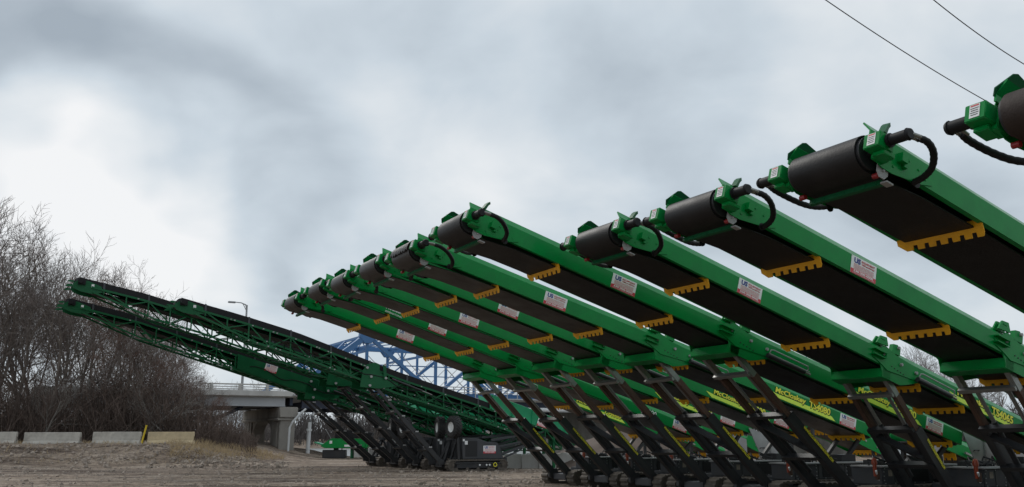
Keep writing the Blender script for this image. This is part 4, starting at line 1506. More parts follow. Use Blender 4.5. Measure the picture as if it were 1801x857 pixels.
# ------------------------------------------------------------------ blue truss bridge
def truss_bridge():
    root = thing('truss_bridge', BO, pi / 2 - BAZ, 'blue steel truss bridge crossing the river behind the conveyors', 'bridge')
    X = Vector((1, 0, 0))
    W = 12.0
    zb, ztop = 5.25, 10.35
    p = 3.28
    N = 20
    # span from x=0.4; every second node carries a thick diagonal
    for yi, y in enumerate((0.0, W)):
        bar('bottom_chord', (0.4, y, zb), (0.4 + p * N, y, zb), 0.40, 0.45, 'blue', root)
        bar('top_chord', (0.4 + 2 * p, y, ztop), (0.4 + p * (N - 2), y, ztop), 0.42, 0.45, 'blue', root)
        bar('end_post', (0.4, y, zb), (0.4 + 2 * p, y, ztop), 0.46, 0.46, 'blue', root, Vector((0, 1, 0)))
        bar('end_post', (0.4 + p * N, y, zb), (0.4 + p * (N - 2), y, ztop), 0.46, 0.46, 'blue', root, Vector((0, 1, 0)))
        for k in range(1, N):
            x = 0.4 + p * k
            hi = ztop
            if k in (1, N - 1):
                hi = (zb + ztop) / 2
            bar('hanger', (x, y, zb), (x, y, hi), 0.24 if k % 2 == 0 else 0.15, 0.22, 'blue', root)
        for k in range(2, N - 2, 2):
            x0, x1 = 0.4 + p * k, 0.4 + p * (k + 2)
            mid = (zb + ztop) / 2
            if (k // 2) % 2:
                bar('diagonal', (x0, y, ztop), (x1, y, zb), 0.30, 0.30, 'blue', root, Vector((0, 1, 0)))
            else:
                bar('diagonal', (x0, y, zb), (x1, y, ztop), 0.30, 0.30, 'blue', root, Vector((0, 1, 0)))
            bar('strut', (x0 + p, y, mid), (x0 + (2 * p if (k // 2) % 2 == 0 else 0), y, zb), 0.11, 0.11, 'blue', root, Vector((0, 1, 0)))
            bar('strut', (x0, y, mid), (x1, y, mid), 0.09, 0.09, 'blue', root, Vector((0, 1, 0)))
        # gusset plates at the upper nodes
        for k in range(2, N - 1, 2):
            x = 0.4 + p * k
            put('gusset_plate', cached('bgus', lambda: bevel(MB().prism([(-0.7, 0.25), (0.7, 0.25), (0.75, -0.2), (0.3, -0.75), (-0.3, -0.75), (-0.75, -0.2)], (0, -0.26, 0), (1, 0, 0), (0, 0, 1), (0, 0.52, 0)).mesh('gusset_plate', 'blue'), 0.02)), root, Matrix.Translation((x, y, ztop)))
    # sway and top lacing between the two trusses
    for k in range(2, N - 1):
        x = 0.4 + p * k
        bar('top_strut', (x, 0, ztop), (x, W, ztop), 0.16, 0.22, 'blue', root)
        if k % 2 == 0:
            for z in (ztop - 1.35,):
                bar('sway_strut', (x, 0, z), (x, W, z), 0.16, 0.2, 'blue', root)
            for q in range(6):
                y0, y1 = W * q / 6, W * (q + 1) / 6
                a, b = (ztop, ztop - 1.35) if q % 2 else (ztop - 1.35, ztop)
                bar('lacing_bar', (x, y0, a), (x, y1, b), 0.07, 0.07, 'blue', root)
        if k < N - 2:
            bar('lacing_bar', (x, 0, ztop), (x + p, W, ztop), 0.08, 0.08, 'blue', root)
            bar('lacing_bar', (x, W, ztop), (x + p, 0, ztop), 0.08, 0.08, 'blue', root)
    # portal lacing on the end posts
    for q in range(6):
        y0, y1 = W * q / 6, W * (q + 1) / 6
        for t0, t1 in ((1.0, 0.72), (0.72, 0.44)):
            f = lambda t: (0.4 + 2 * p * t, zb + (ztop - zb) * t)
            (xa, za), (xb, zb2) = f(t0), f(t1)
            if q % 2:
                bar('lacing_bar', (xa, y0, za), (xb, y1, zb2), 0.13, 0.13, 'blue', root)
            else:
                bar('lacing_bar', (xb, y0, zb2), (xa, y1, za), 0.13, 0.13, 'blue', root)
    for t in (0.72, 0.44):
        bar('portal_strut', (0.4 + 2 * p * t, 0, zb + (ztop - zb) * t), (0.4 + 2 * p * t, W, zb + (ztop - zb) * t), 0.2, 0.26, 'blue', root)
    # X lacing in the far plane, thin and dense
    for y in (0.03, W):
        for k in range(2, N - 2):
            x0, x1 = 0.4 + p * k, 0.4 + p * (k + 1)
            bar('lacing_bar', (x0, y, zb + 0.4), (x1, y, (zb + ztop) / 2 + 0.9), 0.05, 0.05, 'girder', root, Vector((0, 1, 0)))
            bar('lacing_bar', (x1, y, zb + 0.4), (x0, y, (zb + ztop) / 2 + 0.9), 0.05, 0.05, 'girder', root, Vector((0, 1, 0)))
    # deck, girders and railing
    L = p * N
    put('deck', MB().box((0.6 + L / 2, W / 2, zb - 0.30), (L, W + 0.4, 0.25)).mesh('deck', 'deckconc'), root)
    for y in (0.4, W - 0.4):
        put('deck_girder', MB().box((1.2 + L / 2, y, zb - 0.85), (L - 0.6, 0.3, 0.82)).mesh('deck_girder', 'fascia'), root)
    for k in range(N + 1):
        bar('floor_beam', (0.6 + p * k, 0.2, zb - 0.75), (0.6 + p * k, W - 0.2, zb - 0.75), 0.25, 0.6, 'fascia', root)
    for z in (zb + 0.30, zb + 0.55, zb + 0.78):
        bar('rail', (0.5, -0.5, z), (0.5 + L, -0.5, z), 0.06, 0.07, 'girder', root)
    for k in range(int(L / 1.1)):
        bar('rail_post', (0.8 + 1.1 * k, -0.5, zb - 0.2), (0.8 + 1.1 * k, -0.5, zb + 0.80), 0.07, 0.07, 'girder', root)
    bar('walkway', (0.5, -0.40, zb - 0.22), (0.5 + L, -0.40, zb - 0.22), 0.7, 0.12, 'girder', root)
    rod('deck_pipe', (6.0, -0.55, zb - 1.15), (0.5 + L, -0.55, zb - 1.15), 0.42, 'whitepipe', root)
    # river pier, out under the middle of the span
    for k in (10, 20):
        x = 0.4 + p * k
        put('river_pier', bevel(MB().box((x, W / 2, 1.2), (1.6, W + 1, 6.4)).mesh('river_pier', 'concrete'), 0.1), root)
    return root


truss_bridge()


def street_lamp():
    b = BMX @ Vector((-3.5, 0.15, 0))
    root = thing('street_lamp', (b.x, b.y, 5.1), pi / 2 - BAZ, 'grey street lamp with a single arm standing on the concrete viaduct', 'street lamp')
    put('pole', MB().tube([(0, 0, 0), (0, 0, 7.2)], [0.11, 0.075], 10).mesh('pole', 'lamp'), root)
    put('arm', MB().tube([(0, 0, 6.9), (-0.1, -0.05, 7.2), (-0.5, -0.1, 7.34), (-1.0, -0.1, 7.36)], [0.06, 0.055, 0.045, 0.04], 8).tube([(0, 0, 6.7), (-0.35, -0.08, 7.28)], 0.03, 6).mesh('arm', 'lamp'), root)
    put('lamp_head', bevel(MB().box((-1.25, -0.1, 7.34), (0.62, 0.26, 0.14)).mesh('lamp_head', 'lamp'), 0.04), root)
    put('base_plate', MB().box((0, 0, 0.06), (0.4, 0.4, 0.12)).mesh('base_plate', 'lamp'), root)


street_lamp()


def vent_pipe():
    g = at(541, 76.5)
    root = thing('down_pipe', (g.x, g.y, -0.1), 0, 'white down pipe curving up to the bridge deck right of the concrete pier', 'pipe')
    put('pipe', MB().tube([(0, 0, -0.3), (0.05, 0, 2.3), (0.10, 0, 2.95), (0.28, 0.1, 3.5), (0.62, 0.3, 4.0), (1.2, 0.6, 4.5)], 0.17, 12).mesh('pipe', 'whitepipe'), root)
    put('collar', MB().tube([(0.045, 0, 2.25), (0.055, 0, 2.42)], 0.24, 14).mesh('collar', 'whitepipe'), root)


vent_pipe()


# ------------------------------------------------------------------ concrete barriers on the bank
def barrier(px0, px1, Y, mt, label, rot=0.0):
    L = (px1 - px0) / FX * Y
    c = at((px0 + px1) / 2, Y)
    root = thing('concrete_barrier', (c.x, c.y, c.z - 0.05), rot, label, 'barrier', 'concrete barriers along the bank')
    sect = [(-0.30, 0.0), (0.30, 0.0), (0.30, 0.10), (0.16, 0.28), (0.11, 0.80), (-0.11, 0.80), (-0.16, 0.28), (-0.30, 0.10)]
    b = MB()
    b.sweep(sect, [(-L / 2, 0, 0), (L / 2, 0, 0)], (0, 1, 0), (0, 0, 1))
    me = bevel(b.mesh('block', mt), 0.02)
    put('block', me, root)
    for s in (-0.16, 0.10):
        put('fork_slot', MB().box((L * s, -0.296, 0.045), (L * 0.12, 0.02, 0.07)).mesh('fork_slot', 'screen'), root)
    for q in (-0.47, 0.47):
        put('joint_loop', MB().tube([(L * q * 1.06, -0.02, 0.25), (L * q * 1.085, -0.02, 0.28), (L * q * 1.085, -0.02, 0.48), (L * q * 1.06, -0.02, 0.51)], 0.014, 6).mesh('joint_loop', 'rust'), root)


barrier(-70, 28, 58.0, 'barrier', 'grey concrete barrier cut off by the left edge of the photo', 0.02)
barrier(42, 141, 58.3, 'barrier', 'long stained grey concrete barrier, second from the left edge', -0.02)
barrier(163, 247, 58.8, 'barrier', 'grey concrete barrier beside the leaning yellow post', 0.0)
barrier(260, 340, 59.2, 'barrier_tan', 'tan concrete barrier at the right end of the barrier line', 0.02)


def marker_post():
    g = at(247, 58.0)
    root = thing('marker_post', g, 0, 'leaning yellow marker post between the grey and tan barriers', 'post')
    put('post', MB().tube([(0, 0, -0.2), (0.26, 0.05, 1.18)], 0.055, 8).mesh('post', 'yellowpost'), root)
    put('post_cap', MB().tube([(0.26, 0.05, 1.17), (0.272, 0.052, 1.22)], 0.065, 8).mesh('post_cap', 'yellowpost'), root)


marker_post()


# ------------------------------------------------------------------ small green feeder and other yard items
def feeder():
    g = at(608, 72.0)
    root = thing('screening_feeder', (g.x, g.y, gz(g.x, g.y)), 0.05, 'small green feeder with a black hopper lip beside the river', 'feeder')
    put('support_block', bevel(MB().box((-0.85, 0, 0.35), (1.75, 1.2, 0.62)).mesh('support_block', 'black'), 0.03), root)
    put('body', bevel(MB().prism([(-1.85, 0.95), (-1.5, 0.80), (1.7, 0.78), (1.9, 1.05), (1.9, 1.50), (-0.95, 1.55), (-1.25, 1.40)], (0, -0.9, 0), (1, 0, 0), (0, 0, 1), (0, 1.8, 0)).mesh('body', 'green'), 0.03), root)
    put('chute', bevel(MB().prism([(-2.4, 1.22), (-1.3, 0.86), (-1.2, 1.0), (-2.3, 1.28)], (0, -0.7, 0), (1, 0, 0), (0, 0, 1), (0, 1.4, 0)).mesh('chute', 'mint'), 0.02), root)
    put('hopper_lip', bevel(MB().prism([(-0.75, 1.56), (1.95, 1.56), (2.15, 1.95), (1.0, 2.15), (-0.70, 2.15)], (0, -0.95, 0), (1, 0, 0), (0, 0, 1), (0, 1.9, 0)).mesh('hopper_lip', 'rubber'), 0.02), root)
    put('engine_cover', bevel(MB().box((1.1, -0.92, 1.1), (1.0, 0.1, 0.5)).mesh('engine_cover', 'green'), 0.02), root)
    put('white_panel', MB().box((0.35, -0.93, 0.98), (0.7, 0.03, 0.16)).mesh('white_panel', 'white'), root)
    put('step_label', MB().box((-1.05, -0.915, 1.25), (0.20, 0.03, 0.22)).mesh('step_label', 'white'), root)
    put('antenna', MB().tube([(-1.1, -0.5, 1.5), (-1.55, -0.5, 2.25)], 0.02, 6).mesh('antenna', 'galv'), root)
    for sx in (0.5, 1.6):
        bar('stand_leg', (sx, -0.5, -0.1), (sx, -0.5, 0.85), 0.14, 0.14, 'dgreen', root)
        bar('stand_leg', (sx, 0.5, -0.1), (sx, 0.5, 0.85), 0.14, 0.14, 'dgreen', root)
    put('pivot', MB().tube([(-0.75, 0, 0.62), (-0.75, 0, 0.85)], 0.2, 12).mesh('pivot', 'black'), root)


feeder()

# pale concrete blocks at the back of the yard
BLK = [(902, 47.5), (931, 47.3), (961, 47.0), (991, 47.4), (1021, 47.2)]
for i, (px, Y) in enumerate(BLK):
    g = at(px, Y)
    o = put('concrete_block', cached('blk', lambda: bevel(MB().box((0, 0, 0.37), (0.87, 0.7, 0.76)).box((0.0, 0, 0.77), (0.4, 0.2, 0.06)).mesh('concrete_block', 'deckconc'), 0.03)))
    o.location = g + Vector((0, 0, -0.03))
    o.rotation_euler = (0, 0, 0.04 * ((i * 7) % 3 - 1))
    tag(o, 'pale concrete block in the low wall behind the nearest lattice stacker', 'block', 'pale concrete blocks behind the lattice stacker')
for i, px in enumerate((668, 700, 735, 642)):
    g = at(px, 77.0)
    o = put('concrete_block', cached('blk2', lambda: bevel(MB().box((0, 0, 0.4), (1.75, 0.9, 0.85)).mesh('concrete_block', 'deckconc'), 0.04)))
    o.location = g + Vector((0, 0, -0.05))
    tag(o, 'pale concrete block seen between the leg frames of the lattice stackers', 'block', 'pale concrete blocks by the river')

# brown stockpile behind the farthest stackers
def stockpile():
    mb = MB()
    n, rings = 40, 10
    vs = [(0, 0, 2.7)]
    for r_ in range(1, rings + 1):
        for k in range(n):
            t = 2 * pi * k / n
            rr = 5.2 * r_ / rings
            q = noise.noise((cos(t) * rr * 0.6, sin(t) * rr * 0.6, 3))
            vs.append((cos(t) * rr * (1.25 + 0.1 * q), sin(t) * rr, max(-0.2, 2.7 * (1 - r_ / rings) ** 0.9 + 0.28 * q - 0.1)))
    fs = [(0, 1 + k, 1 + (k + 1) % n) for k in range(n)]
    for r_ in range(rings - 1):
        for k in range(n):
            a, b = 1 + r_ * n + k, 1 + r_ * n + (k + 1) % n
            fs.append((a, a + n, b + n, b))
    mb.add(vs, fs, True)
    o = put('dirt_stockpile', recalc(mb.mesh('dirt_stockpile', 'dirtpile')))
    g = at(1130, 50)
    o.location = (g.x, g.y, 0.0)
    tag(o, 'brown heap of dirt behind the legs of the farthest plate-sided stackers', 'dirt heap')


stockpile()


# ------------------------------------------------------------------ low conveyor tails in the second row
def low_conveyor(px, py, Y, label, letters=None):
    d = pix_dir(px, py)
    P = CAM + d * (Y / d.y)
    yaw, el = R(61), R(16.5)
    gr = gz(P.x, P.y)
    root = thing('low_conveyor', (P.x, P.y, gr), pi / 2 - yaw, label, 'conveyor', 'low conveyor tails in the second row')
    z = P.z - gr
    mxb = Matrix(((cos(el), 0, sin(el), 0), (0, 1, 0, 0), (-sin(el), 0, cos(el), z), (0, 0, 0, 1)))
    for sgn in (-1, 1):
        put('side_beam', cached(('lside', sgn), lambda: recalc(MB().sweep(beam_section(sgn), [(-2.6, 0, 0), (1.6, 0, 0)], (0, 1, 0), (0, 0, 1)).mesh('side_beam', 'green'))), root, mxb)
        put('end_gusset', cached(('leg', sgn), lambda: recalc(MB().prism([(-0.3, -0.02), (-0.2, 0.38), (0.25, 0.42), (0.6, 0.25), (1.7, 0.18), (1.72, -0.12), (1.3, -0.16), (0.1, -0.10)], (0, sgn * 0.62, 0), (1, 0, 0), (0, 0, 1), (0, sgn * 0.02, 0)).mesh('end_gusset', 'green'))), root, mxb)
    put('belt', cached('lbelt', lambda: MB().box((-0.5, 0, -0.06), (4.2, 0.96, 0.03)).box((-0.5, 0, 0.18), (4.2, 0.96, 0.03)).mesh('belt', 'belt')), root, mxb)
    put('return_guard', comb_mesh(), root, mxb @ Matrix.Translation((0.9, 0, -0.09)))
    put('return_guard', comb_mesh(), root, mxb @ Matrix.Translation((-1.6, 0, -0.09)))
    put('edge_strip', cached('lstrip', lambda: MB().bar((-1.35, -0.70, 0.02), (-0.25, -0.70, -0.02), 0.05, 0.05).mesh('edge_strip', 'steel')), root, mxb)
    put('end_lip', cached('llip', lambda: MB().prism([(1.60, -0.12), (1.74, -0.12), (1.74, 0.17), (1.70, 0.17)], (0, -0.66, 0), (1, 0, 0), (0, 0, 1), (0, 1.32, 0)).mesh('end_lip', 'galv')), root, mxb)
    put('bolts', cached('lbolts', lambda: MB().tube([(0.3, -0.63, 0.1), (0.3, -0.67, 0.1)], 0.035, 8).tube([(0.9, -0.63, 0.04), (0.9, -0.67, 0.04)], 0.03, 8).tube([(1.3, -0.63, 0.0), (1.3, -0.67, 0.0)], 0.03, 8).mesh('bolts', 'galv')), root, mxb)
    if letters:
        put('lettering', text_mesh(letters, 'lemon', 1.1, 0.20, 0.03), root, mxb @ near_mx(0.7, -0.645, 0.06))
    for sx in (-2.2, 0.9):
        for sy in (-0.5, 0.5):
            top = mxb @ Vector((sx, sy, -0.07))
            bar('stand_leg', (top.x, sy, -0.05), (top.x, sy, top.z), 0.10, 0.10, 'black', root)
    return root


low_conveyor(1486, 776, 33.0, 'low green conveyor tail nearest the middle of the second row, steel strip along its side')
low_conveyor(1300, 784, 38.0, 'low green conveyor end left of the narrow pale boot plate')
low_conveyor(1212, 784, 42.0, 'low green conveyor end at the left of the second row')
low_conveyor(1662, 800, 28.0, 'low green conveyor tail with yellow letters left of the boot plate chain', 'McCloskey')
low_conveyor(1712, 822, 25.0, 'low green conveyor tail with yellow letters right under the boot plate', 'McCloskey')

# ------------------------------------------------------------------ overhead wires
def wire(pts, label):
    P = [CAM + pix_dir(px, py) * D for px, py, D in pts]
    a, b = P[0], P[-1]
    u = (b - a)
    pp = []
    for i in range(33):
        t = -0.6 + 2.4 * i / 32
        q = a + u * t
        q.z -= 0.0
        pp.append(q + Vector((0, 0, 0.25 * ((t - 0.5) ** 2 - 0.25))))
    o = put('power_line', MB().tube(pp, 0.012, 6).mesh('power_line', 'wire'))
    tag(o, label, 'cable', 'overhead power lines')


wire([(1452, 0, 21.0), (1724, 172, 26.0)], 'thin black power line passing behind the rightmost conveyor head')
wire([(1642, 0, 21.0), (1801, 113, 24.5)], 'thin black power line crossing the top right corner of the sky')


# ------------------------------------------------------------------ bare trees
def limb(mb, p, d, L, r, rng, segs, sides, sag=0.0, wob=0.16, upb=0.10, tip=0.45):
    """one tapering limb; returns its points and radii"""
    pts, rs = [Vector(p)], [r]
    d = Vector(d).normalized()
    for i in range(segs):
        d = (d + Vector((rng.gauss(0, wob), rng.gauss(0, wob), rng.gauss(0, wob) + upb - sag))).normalized()
        pts.append(pts[-1] + d * (L / segs))
        rs.append(r * (1 - (1 - tip) * (i + 1) / segs))
    mb.tube(pts, rs, sides, False)
    return pts, rs, d


def grow(trunk, crown, p, d, L, r, depth, rng, maxd, nchild, rmin):
    mb = trunk if depth <= 1 else crown
    pts, rs, dd = limb(mb, p, d, L, r, rng, 5 if depth == 0 else (4 if depth < 3 else 3), 7 if depth == 0 else (5 if depth == 1 else 3),
                       wob=0.10 if depth == 0 else 0.17, upb=0.05 if depth == 0 else 0.09)
    if depth >= maxd:
        return
    n = nchild[depth]
    for k in range(n):
        t = 0.30 + 0.70 * (k + rng.random()) / n if depth == 0 else 0.18 + 0.82 * (k + rng.random()) / n
        f = t * (len(pts) - 1)
        i = min(int(f), len(pts) - 2)
        q = pts[i].lerp(pts[i + 1], f - i)
        rr = (rs[i] + (rs[i + 1] - rs[i]) * (f - i))
        ax = (pts[i + 1] - pts[i]).normalized()
        a = rng.random() * 2 * pi
        sx, sy, sz, _ = basis((0, 0, 0), ax)
        spread = rng.uniform(0.45, 0.95) if depth else rng.uniform(0.45, 0.9) * (1.1 - 0.4 * t)
        nd = (ax * cos(spread) + (sx * cos(a) + sy * sin(a)) * sin(spread)).normalized()
        cl = L * rng.uniform(0.45, 0.72) * (1.15 - 0.45 * t)
        grow(trunk, crown, q, nd, cl, max(rr * rng.uniform(0.42, 0.62), rmin), depth + 1, rng, maxd, nchild, rmin)


def tree_kind(key, seed, H, mats, stems=1, maxd=4, nchild=(7, 6, 5, 4), lean=0.08, rmin=0.009, r0=0.17):
    def make():
        rng = random.Random(seed)
        t, c = MB(), MB()
        for s in range(stems):
            d = Vector((rng.gauss(0, lean), rng.gauss(0, lean), 1))
            grow(t, c, (rng.gauss(0, 0.25) if stems > 1 else 0, rng.gauss(0, 0.25) if stems > 1 else 0, -0.3), d, H * 0.74 * rng.uniform(0.85, 1.0), r0 * rng.uniform(0.8, 1.1), 0, rng, maxd, nchild, rmin)
        top = max(v[2] for v in c.v)
        k = H / top
        t.v = [(a * k, b * k, z * k) for a, b, z in t.v]
        c.v = [(a * k, b * k, z * k) for a, b, z in c.v]
        return t.mesh('trunk', mats[0]), c.mesh('crown', mats[1])
    return cached(('tree', key), make)


KINDS_ = [tree_kind(0, 11, 10, ('bark', 'twig'), nchild=(9, 6, 5, 5), r0=0.14), tree_kind(1, 23, 10, ('bark', 'twig'), stems=2, r0=0.10, nchild=(7, 6, 5, 4)),
          tree_kind(2, 37, 10, ('bark', 'twig'), nchild=(9, 6, 5, 5), lean=0.14, r0=0.13), tree_kind(3, 41, 10, ('bark', 'twig_red'), stems=3, r0=0.08, nchild=(6, 6, 5, 3)),
          tree_kind(4, 59, 10, ('bark', 'twig'), nchild=(8, 6, 5, 4), lean=0.05, r0=0.13)]


def tree(px, Y, H, k, label, group, rng, name='bare_tree', x=None):
    X = (px - 900.5) / FX * Y if x is None else x
    root = thing(name, (X, Y, gz(X, Y) - 0.05), rng.random() * 6.28, label, 'tree', group)
    s = H / 10.0
    sc = Matrix.Diagonal((s * rng.uniform(0.85, 1.1), s * rng.uniform(0.85, 1.1), s, 1))
    put('trunk', KINDS_[k][0], root, sc)
    put('crown', KINDS_[k][1], root, sc)
    return root


rg = random.Random(5)
LEFT = [(-60, 65, 18.5, 0), (-15, 63, 17.6, 2), (14, 66, 17.2, 4), (42, 70, 16.4, 1), (72, 63, 14.2, 0), (100, 67, 14.6, 2), (128, 64, 13.8, 4), (150, 71, 14.8, 1),
        (172, 64, 13.2, 3), (200, 68, 13.4, 4), (222, 63, 10.6, 1), (246, 66, 10.2, 3), (268, 69, 10.0, 0), (288, 64, 7.4, 3), (312, 67, 6.6, 1), (336, 65, 5.4, 3),
        (356, 69, 4.9, 2), (378, 66, 4.0, 3), (398, 70, 3.2, 1),
        (-35, 74, 16.5, 1), (5, 78, 16.5, 3), (60, 76, 14.5, 2), (112, 75, 14.0, 3), (160, 78, 13.4, 0), (210, 74, 11.6, 1), (255, 76, 11.0, 2), (300, 74, 7.4, 3), (345, 76, 5.6, 1)]
for i, (px, Y, H, k) in enumerate(LEFT):
    lb = ('tall bare tree at the left edge of the thicket, rising above its neighbours' if px < 60 and Y < 72 else
          'reddish multi-stemmed bare tree low in the thicket right of the tall trees' if k == 3 and px > 200 else
          'bare tree in the second row of the thicket, behind the front trunks' if Y >= 73 else
          'bare tree under the lattice stacker heads at the front of the thicket' if 60 <= px < 215 else
          'short bare tree where the thicket slopes down towards the viaduct')
    tree(px, Y, H, k, lb, 'bare trees in the thicket on the left', rg)
for i, (px, Y, H, k) in enumerate([(392, 112, 8.6, 1), (418, 118, 10.5, 0), (446, 114, 11.2, 2), (472, 120, 10.8, 4), (500, 116, 9.8, 1), (360, 116, 8.0, 3), (330, 110, 8.5, 0)]):
    tree(px, Y, H, k, 'bare tree rising beyond the railing of the concrete viaduct', 'bare trees beyond the viaduct', rg)
for i, (px, Y, H, k) in enumerate([(1588, 72, 8.0, 4), (1622, 70, 9.0, 0), (1652, 73, 9.2, 2), (1684, 70, 8.2, 1), (1722, 72, 7.8, 4), (1378, 74, 6.3, 2), (1420, 75, 6.0, 1), (1770, 71, 7.5, 0)]):
    tree(px, Y, H, k, 'bare tree showing through the gaps between the plate-sided stackers', 'bare trees behind the plate-sided stackers', rg)
for i, (px, Y, H, k) in enumerate([(600, 79, 5.6, 0), (655, 79, 6.2, 2), (700, 79, 5.8, 4)]):
    tree(px, Y, H, k, 'bare tree at the river edge behind the lattice stacker legs', 'bare trees at the river edge', rg)


def leaning_tree(px, Y, H, ang, rz, label):
    """pale dead limbs lying forward out of the thicket"""
    X = (px - 900.5) / FX * Y
    root = thing('leaning_tree', (X, Y, gz(X, Y)), rz, label, 'tree', 'pale leaning trees')
    t, c = cached('leankind', lambda: tree_kind('lean', 77, 6, ('bark_pale', 'bark_pale'), maxd=3, nchild=(7, 5, 3), lean=0.25, rmin=0.016, r0=0.10))
    mx = Matrix.Rotation(ang, 4, 'Y') @ Matrix.Scale(H / 6, 4)
    put('trunk', t, root, mx)
    put('crown', c, root, mx)


leaning_tree(70, 61.5, 4.6, 0.5, -0.3, 'pale leaning tree at the thicket edge behind the second barrier')
leaning_tree(225, 61.8, 5.6, 0.9, 0.2, 'pale sprawling tree leaning right behind the barrier with the yellow post')
leaning_tree(300, 62.0, 4.4, -0.8, 0.1, 'pale leaning tree behind the tan barrier')


# ------------------------------------------------------------------ brush, grass, rubble, far wood
def brush():
    rng = random.Random(9)
    mb = MB()
    for i in range(3600):
        px = rng.uniform(-90, 450)
        Y = rng.uniform(60.8, 74)
        X = (px - 900.5) / FX * Y
        cap = 5.2 if px < 260 else 5.2 - 4.2 * (px - 260) / 190
        h = cap * rng.uniform(0.25, 1.0) ** 1.1
        z = gz(X, Y)
        d = Vector((rng.gauss(0, 0.28), rng.gauss(0, 0.28), 1))
        pts, rs, dd = limb(mb, (X, Y, z - 0.1), d, h, rng.uniform(0.016, 0.038), rng, 4, 3, wob=0.13, upb=0.02, tip=0.3)
        for k in range(6):
            j = rng.randint(1, 3)
            q = pts[j].lerp(pts[j + 1], rng.random())
            nd = (pts[j + 1] - pts[j]).normalized() + Vector((rng.gauss(0, 0.7), rng.gauss(0, 0.7), rng.gauss(0.1, 0.4)))
            limb(mb, q, nd, h * rng.uniform(0.15, 0.4), 0.012, rng, 2, 3, wob=0.2, upb=0.04, tip=0.5)
    o = put('brush', mb.mesh('brush', 'brush'))
    tag(o, 'tangle of brown brush filling the thicket behind the barriers', 'brush', kind='stuff')


def grass():
    rng = random.Random(12)
    mb = MB()
    n = 0
    while n < 15000:
        px = rng.uniform(-40, 500)
        Y = rng.uniform(51, 64)
        X = (px - 900.5) / FX * Y
        z = gz(X, Y)
        dens = noise.noise((X * 0.5, Y * 0.5, 8)) * 0.5 + 0.5
        edge = 1.0 if (px > 300 and z > 0.35) else (0.55 if Y > 58.4 else 0.12)
        if z < 0.15 or rng.random() > dens * edge:
            n += 0.2
            continue
        n += 1
        h = rng.uniform(0.10, 0.34) * (1.35 if px > 300 else 0.8)
        a = rng.random() * 6.28
        dx, dy = rng.gauss(0, 0.35) * h, rng.gauss(0, 0.35) * h
        w = 0.012
        k = len(mb.v)
        mb.v += [(X - w * cos(a), Y - w * sin(a), z - 0.02), (X + w * cos(a), Y + w * sin(a), z - 0.02), (X + dx * .5, Y + dy * .5, z + h * .6), (X + dx, Y + dy, z + h)]
        mb.f += [(k, k + 1, k + 2), (k + 1, k + 3, k + 2)]
        mb.s += [False, False]
    o = put('dry_grass', mb.mesh('dry_grass', 'drygrass'))
    tag(o, 'tufts of dry straw-coloured grass along the top of the bank', 'grass', kind='stuff')


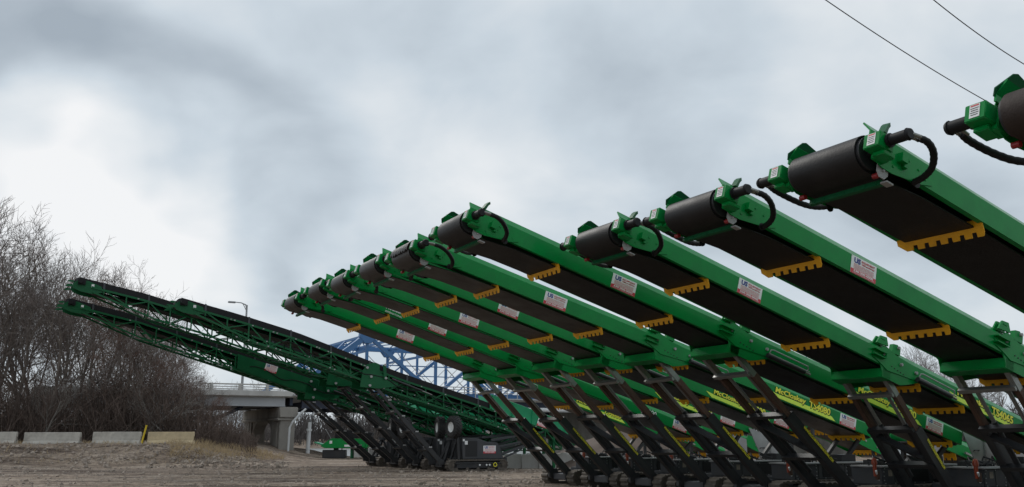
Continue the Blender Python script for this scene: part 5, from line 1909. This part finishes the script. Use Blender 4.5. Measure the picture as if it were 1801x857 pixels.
def rubble():
    rng = random.Random(21)
    mb = MB()
    n = 0
    while n < 3600:
        px = rng.uniform(-40, 510)
        Y = rng.uniform(48.5, 58.5)
        X = (px - 900.5) / FX * Y
        z = gz(X, Y)
        w = 1.0 if 0.12 < z < 1.15 else 0.12
        if rng.random() > w * (0.35 + 0.65 * (px > 300)):
            n += 0.25
            continue
        n += 1
        s = 0.035 + 0.17 * rng.random() ** 4
        rot = Euler((rng.random() * 6, rng.random() * 6, rng.random() * 6)).to_matrix()
        vs = [rot @ Vector(v) * s * rng.uniform(0.7, 1.2) for v in ((1, 0, 0), (-1, 0, 0), (0, 1, 0), (0, -1, 0), (0, 0, 0.7), (0, 0, -0.7))]
        mb.add([v + Vector((X, Y, z + s * 0.2)) for v in vs], [(0, 2, 4), (2, 1, 4), (1, 3, 4), (3, 0, 4), (2, 0, 5), (1, 2, 5), (3, 1, 5), (0, 3, 5)])
    # clods in the churned yard
    for i in range(5200):
        Y = rng.uniform(24, 50)
        X = rng.uniform(-0.62, 0.10) * Y
        z = gz(X, Y)
        s = 0.02 + 0.10 * rng.random() ** 5
        rot = Euler((rng.random() * 6, rng.random() * 6, rng.random() * 6)).to_matrix()
        vs = [rot @ Vector(v) * s * rng.uniform(0.7, 1.2) for v in ((1, 0, 0), (-1, 0, 0), (0, 1, 0), (0, -1, 0), (0, 0, 0.7), (0, 0, -0.7))]
        mb.add([v + Vector((X, Y, z)) for v in vs], [(0, 2, 4), (2, 1, 4), (1, 3, 4), (3, 0, 4), (2, 0, 5), (1, 2, 5), (3, 1, 5), (0, 3, 5)])
    o = put('rubble', mb.mesh('rubble', 'stone'))
    tag(o, 'small stones and clods scattered on the bank and the yard', 'rubble', kind='stuff')


def far_wood():
    rng = random.Random(31)
    mb = MB()
    for i in range(330):
        Y = rng.uniform(266, 320)
        px = rng.uniform(430, 1960)
        X = (px - 900.5) / FX * Y
        H = rng.uniform(9, 14.5)
        z = gz(X, Y) - 0.2
        pts, rs, d = limb(mb, (X, Y, z), (rng.gauss(0, .06), 0, 1), H * 0.8, 0.22, rng, 4, 4, wob=0.07)
        for k in range(13):
            t = rng.uniform(0.8, 3.9)
            j = min(int(t), 3)
            q = pts[j].lerp(pts[j + 1], t - j)
            a = rng.random() * 6.28
            p2, r2, d2 = limb(mb, q, (cos(a), sin(a), rng.uniform(0.5, 1.5)), H * rng.uniform(0.18, 0.36), 0.10, rng, 3, 3, wob=0.2, upb=0.15)
            for m_ in range(5):
                j2 = rng.randint(0, 2)
                limb(mb, p2[j2].lerp(p2[j2 + 1], rng.random()), d2 + Vector((rng.gauss(0, .7), rng.gauss(0, .7), rng.gauss(0.1, .5))), H * rng.uniform(0.08, 0.18), 0.05, rng, 2, 3, wob=0.25)
    for i in range(15000):
        Y = rng.uniform(262, 300)
        px = rng.uniform(420, 1980)
        X = (px - 900.5) / FX * Y
        limb(mb, (X, Y, gz(X, Y) - 0.3), (rng.gauss(0, .4), rng.gauss(0, .3), 1), rng.uniform(1.5, 8.5), 0.10, rng, 2, 3, wob=0.2)
    o = put('far_wood', mb.mesh('far_wood', 'farwood'))
    tag(o, 'grey leafless wood on the far bank of the river', 'wood', kind='stuff')


brush()
grass()
rubble()
far_wood()
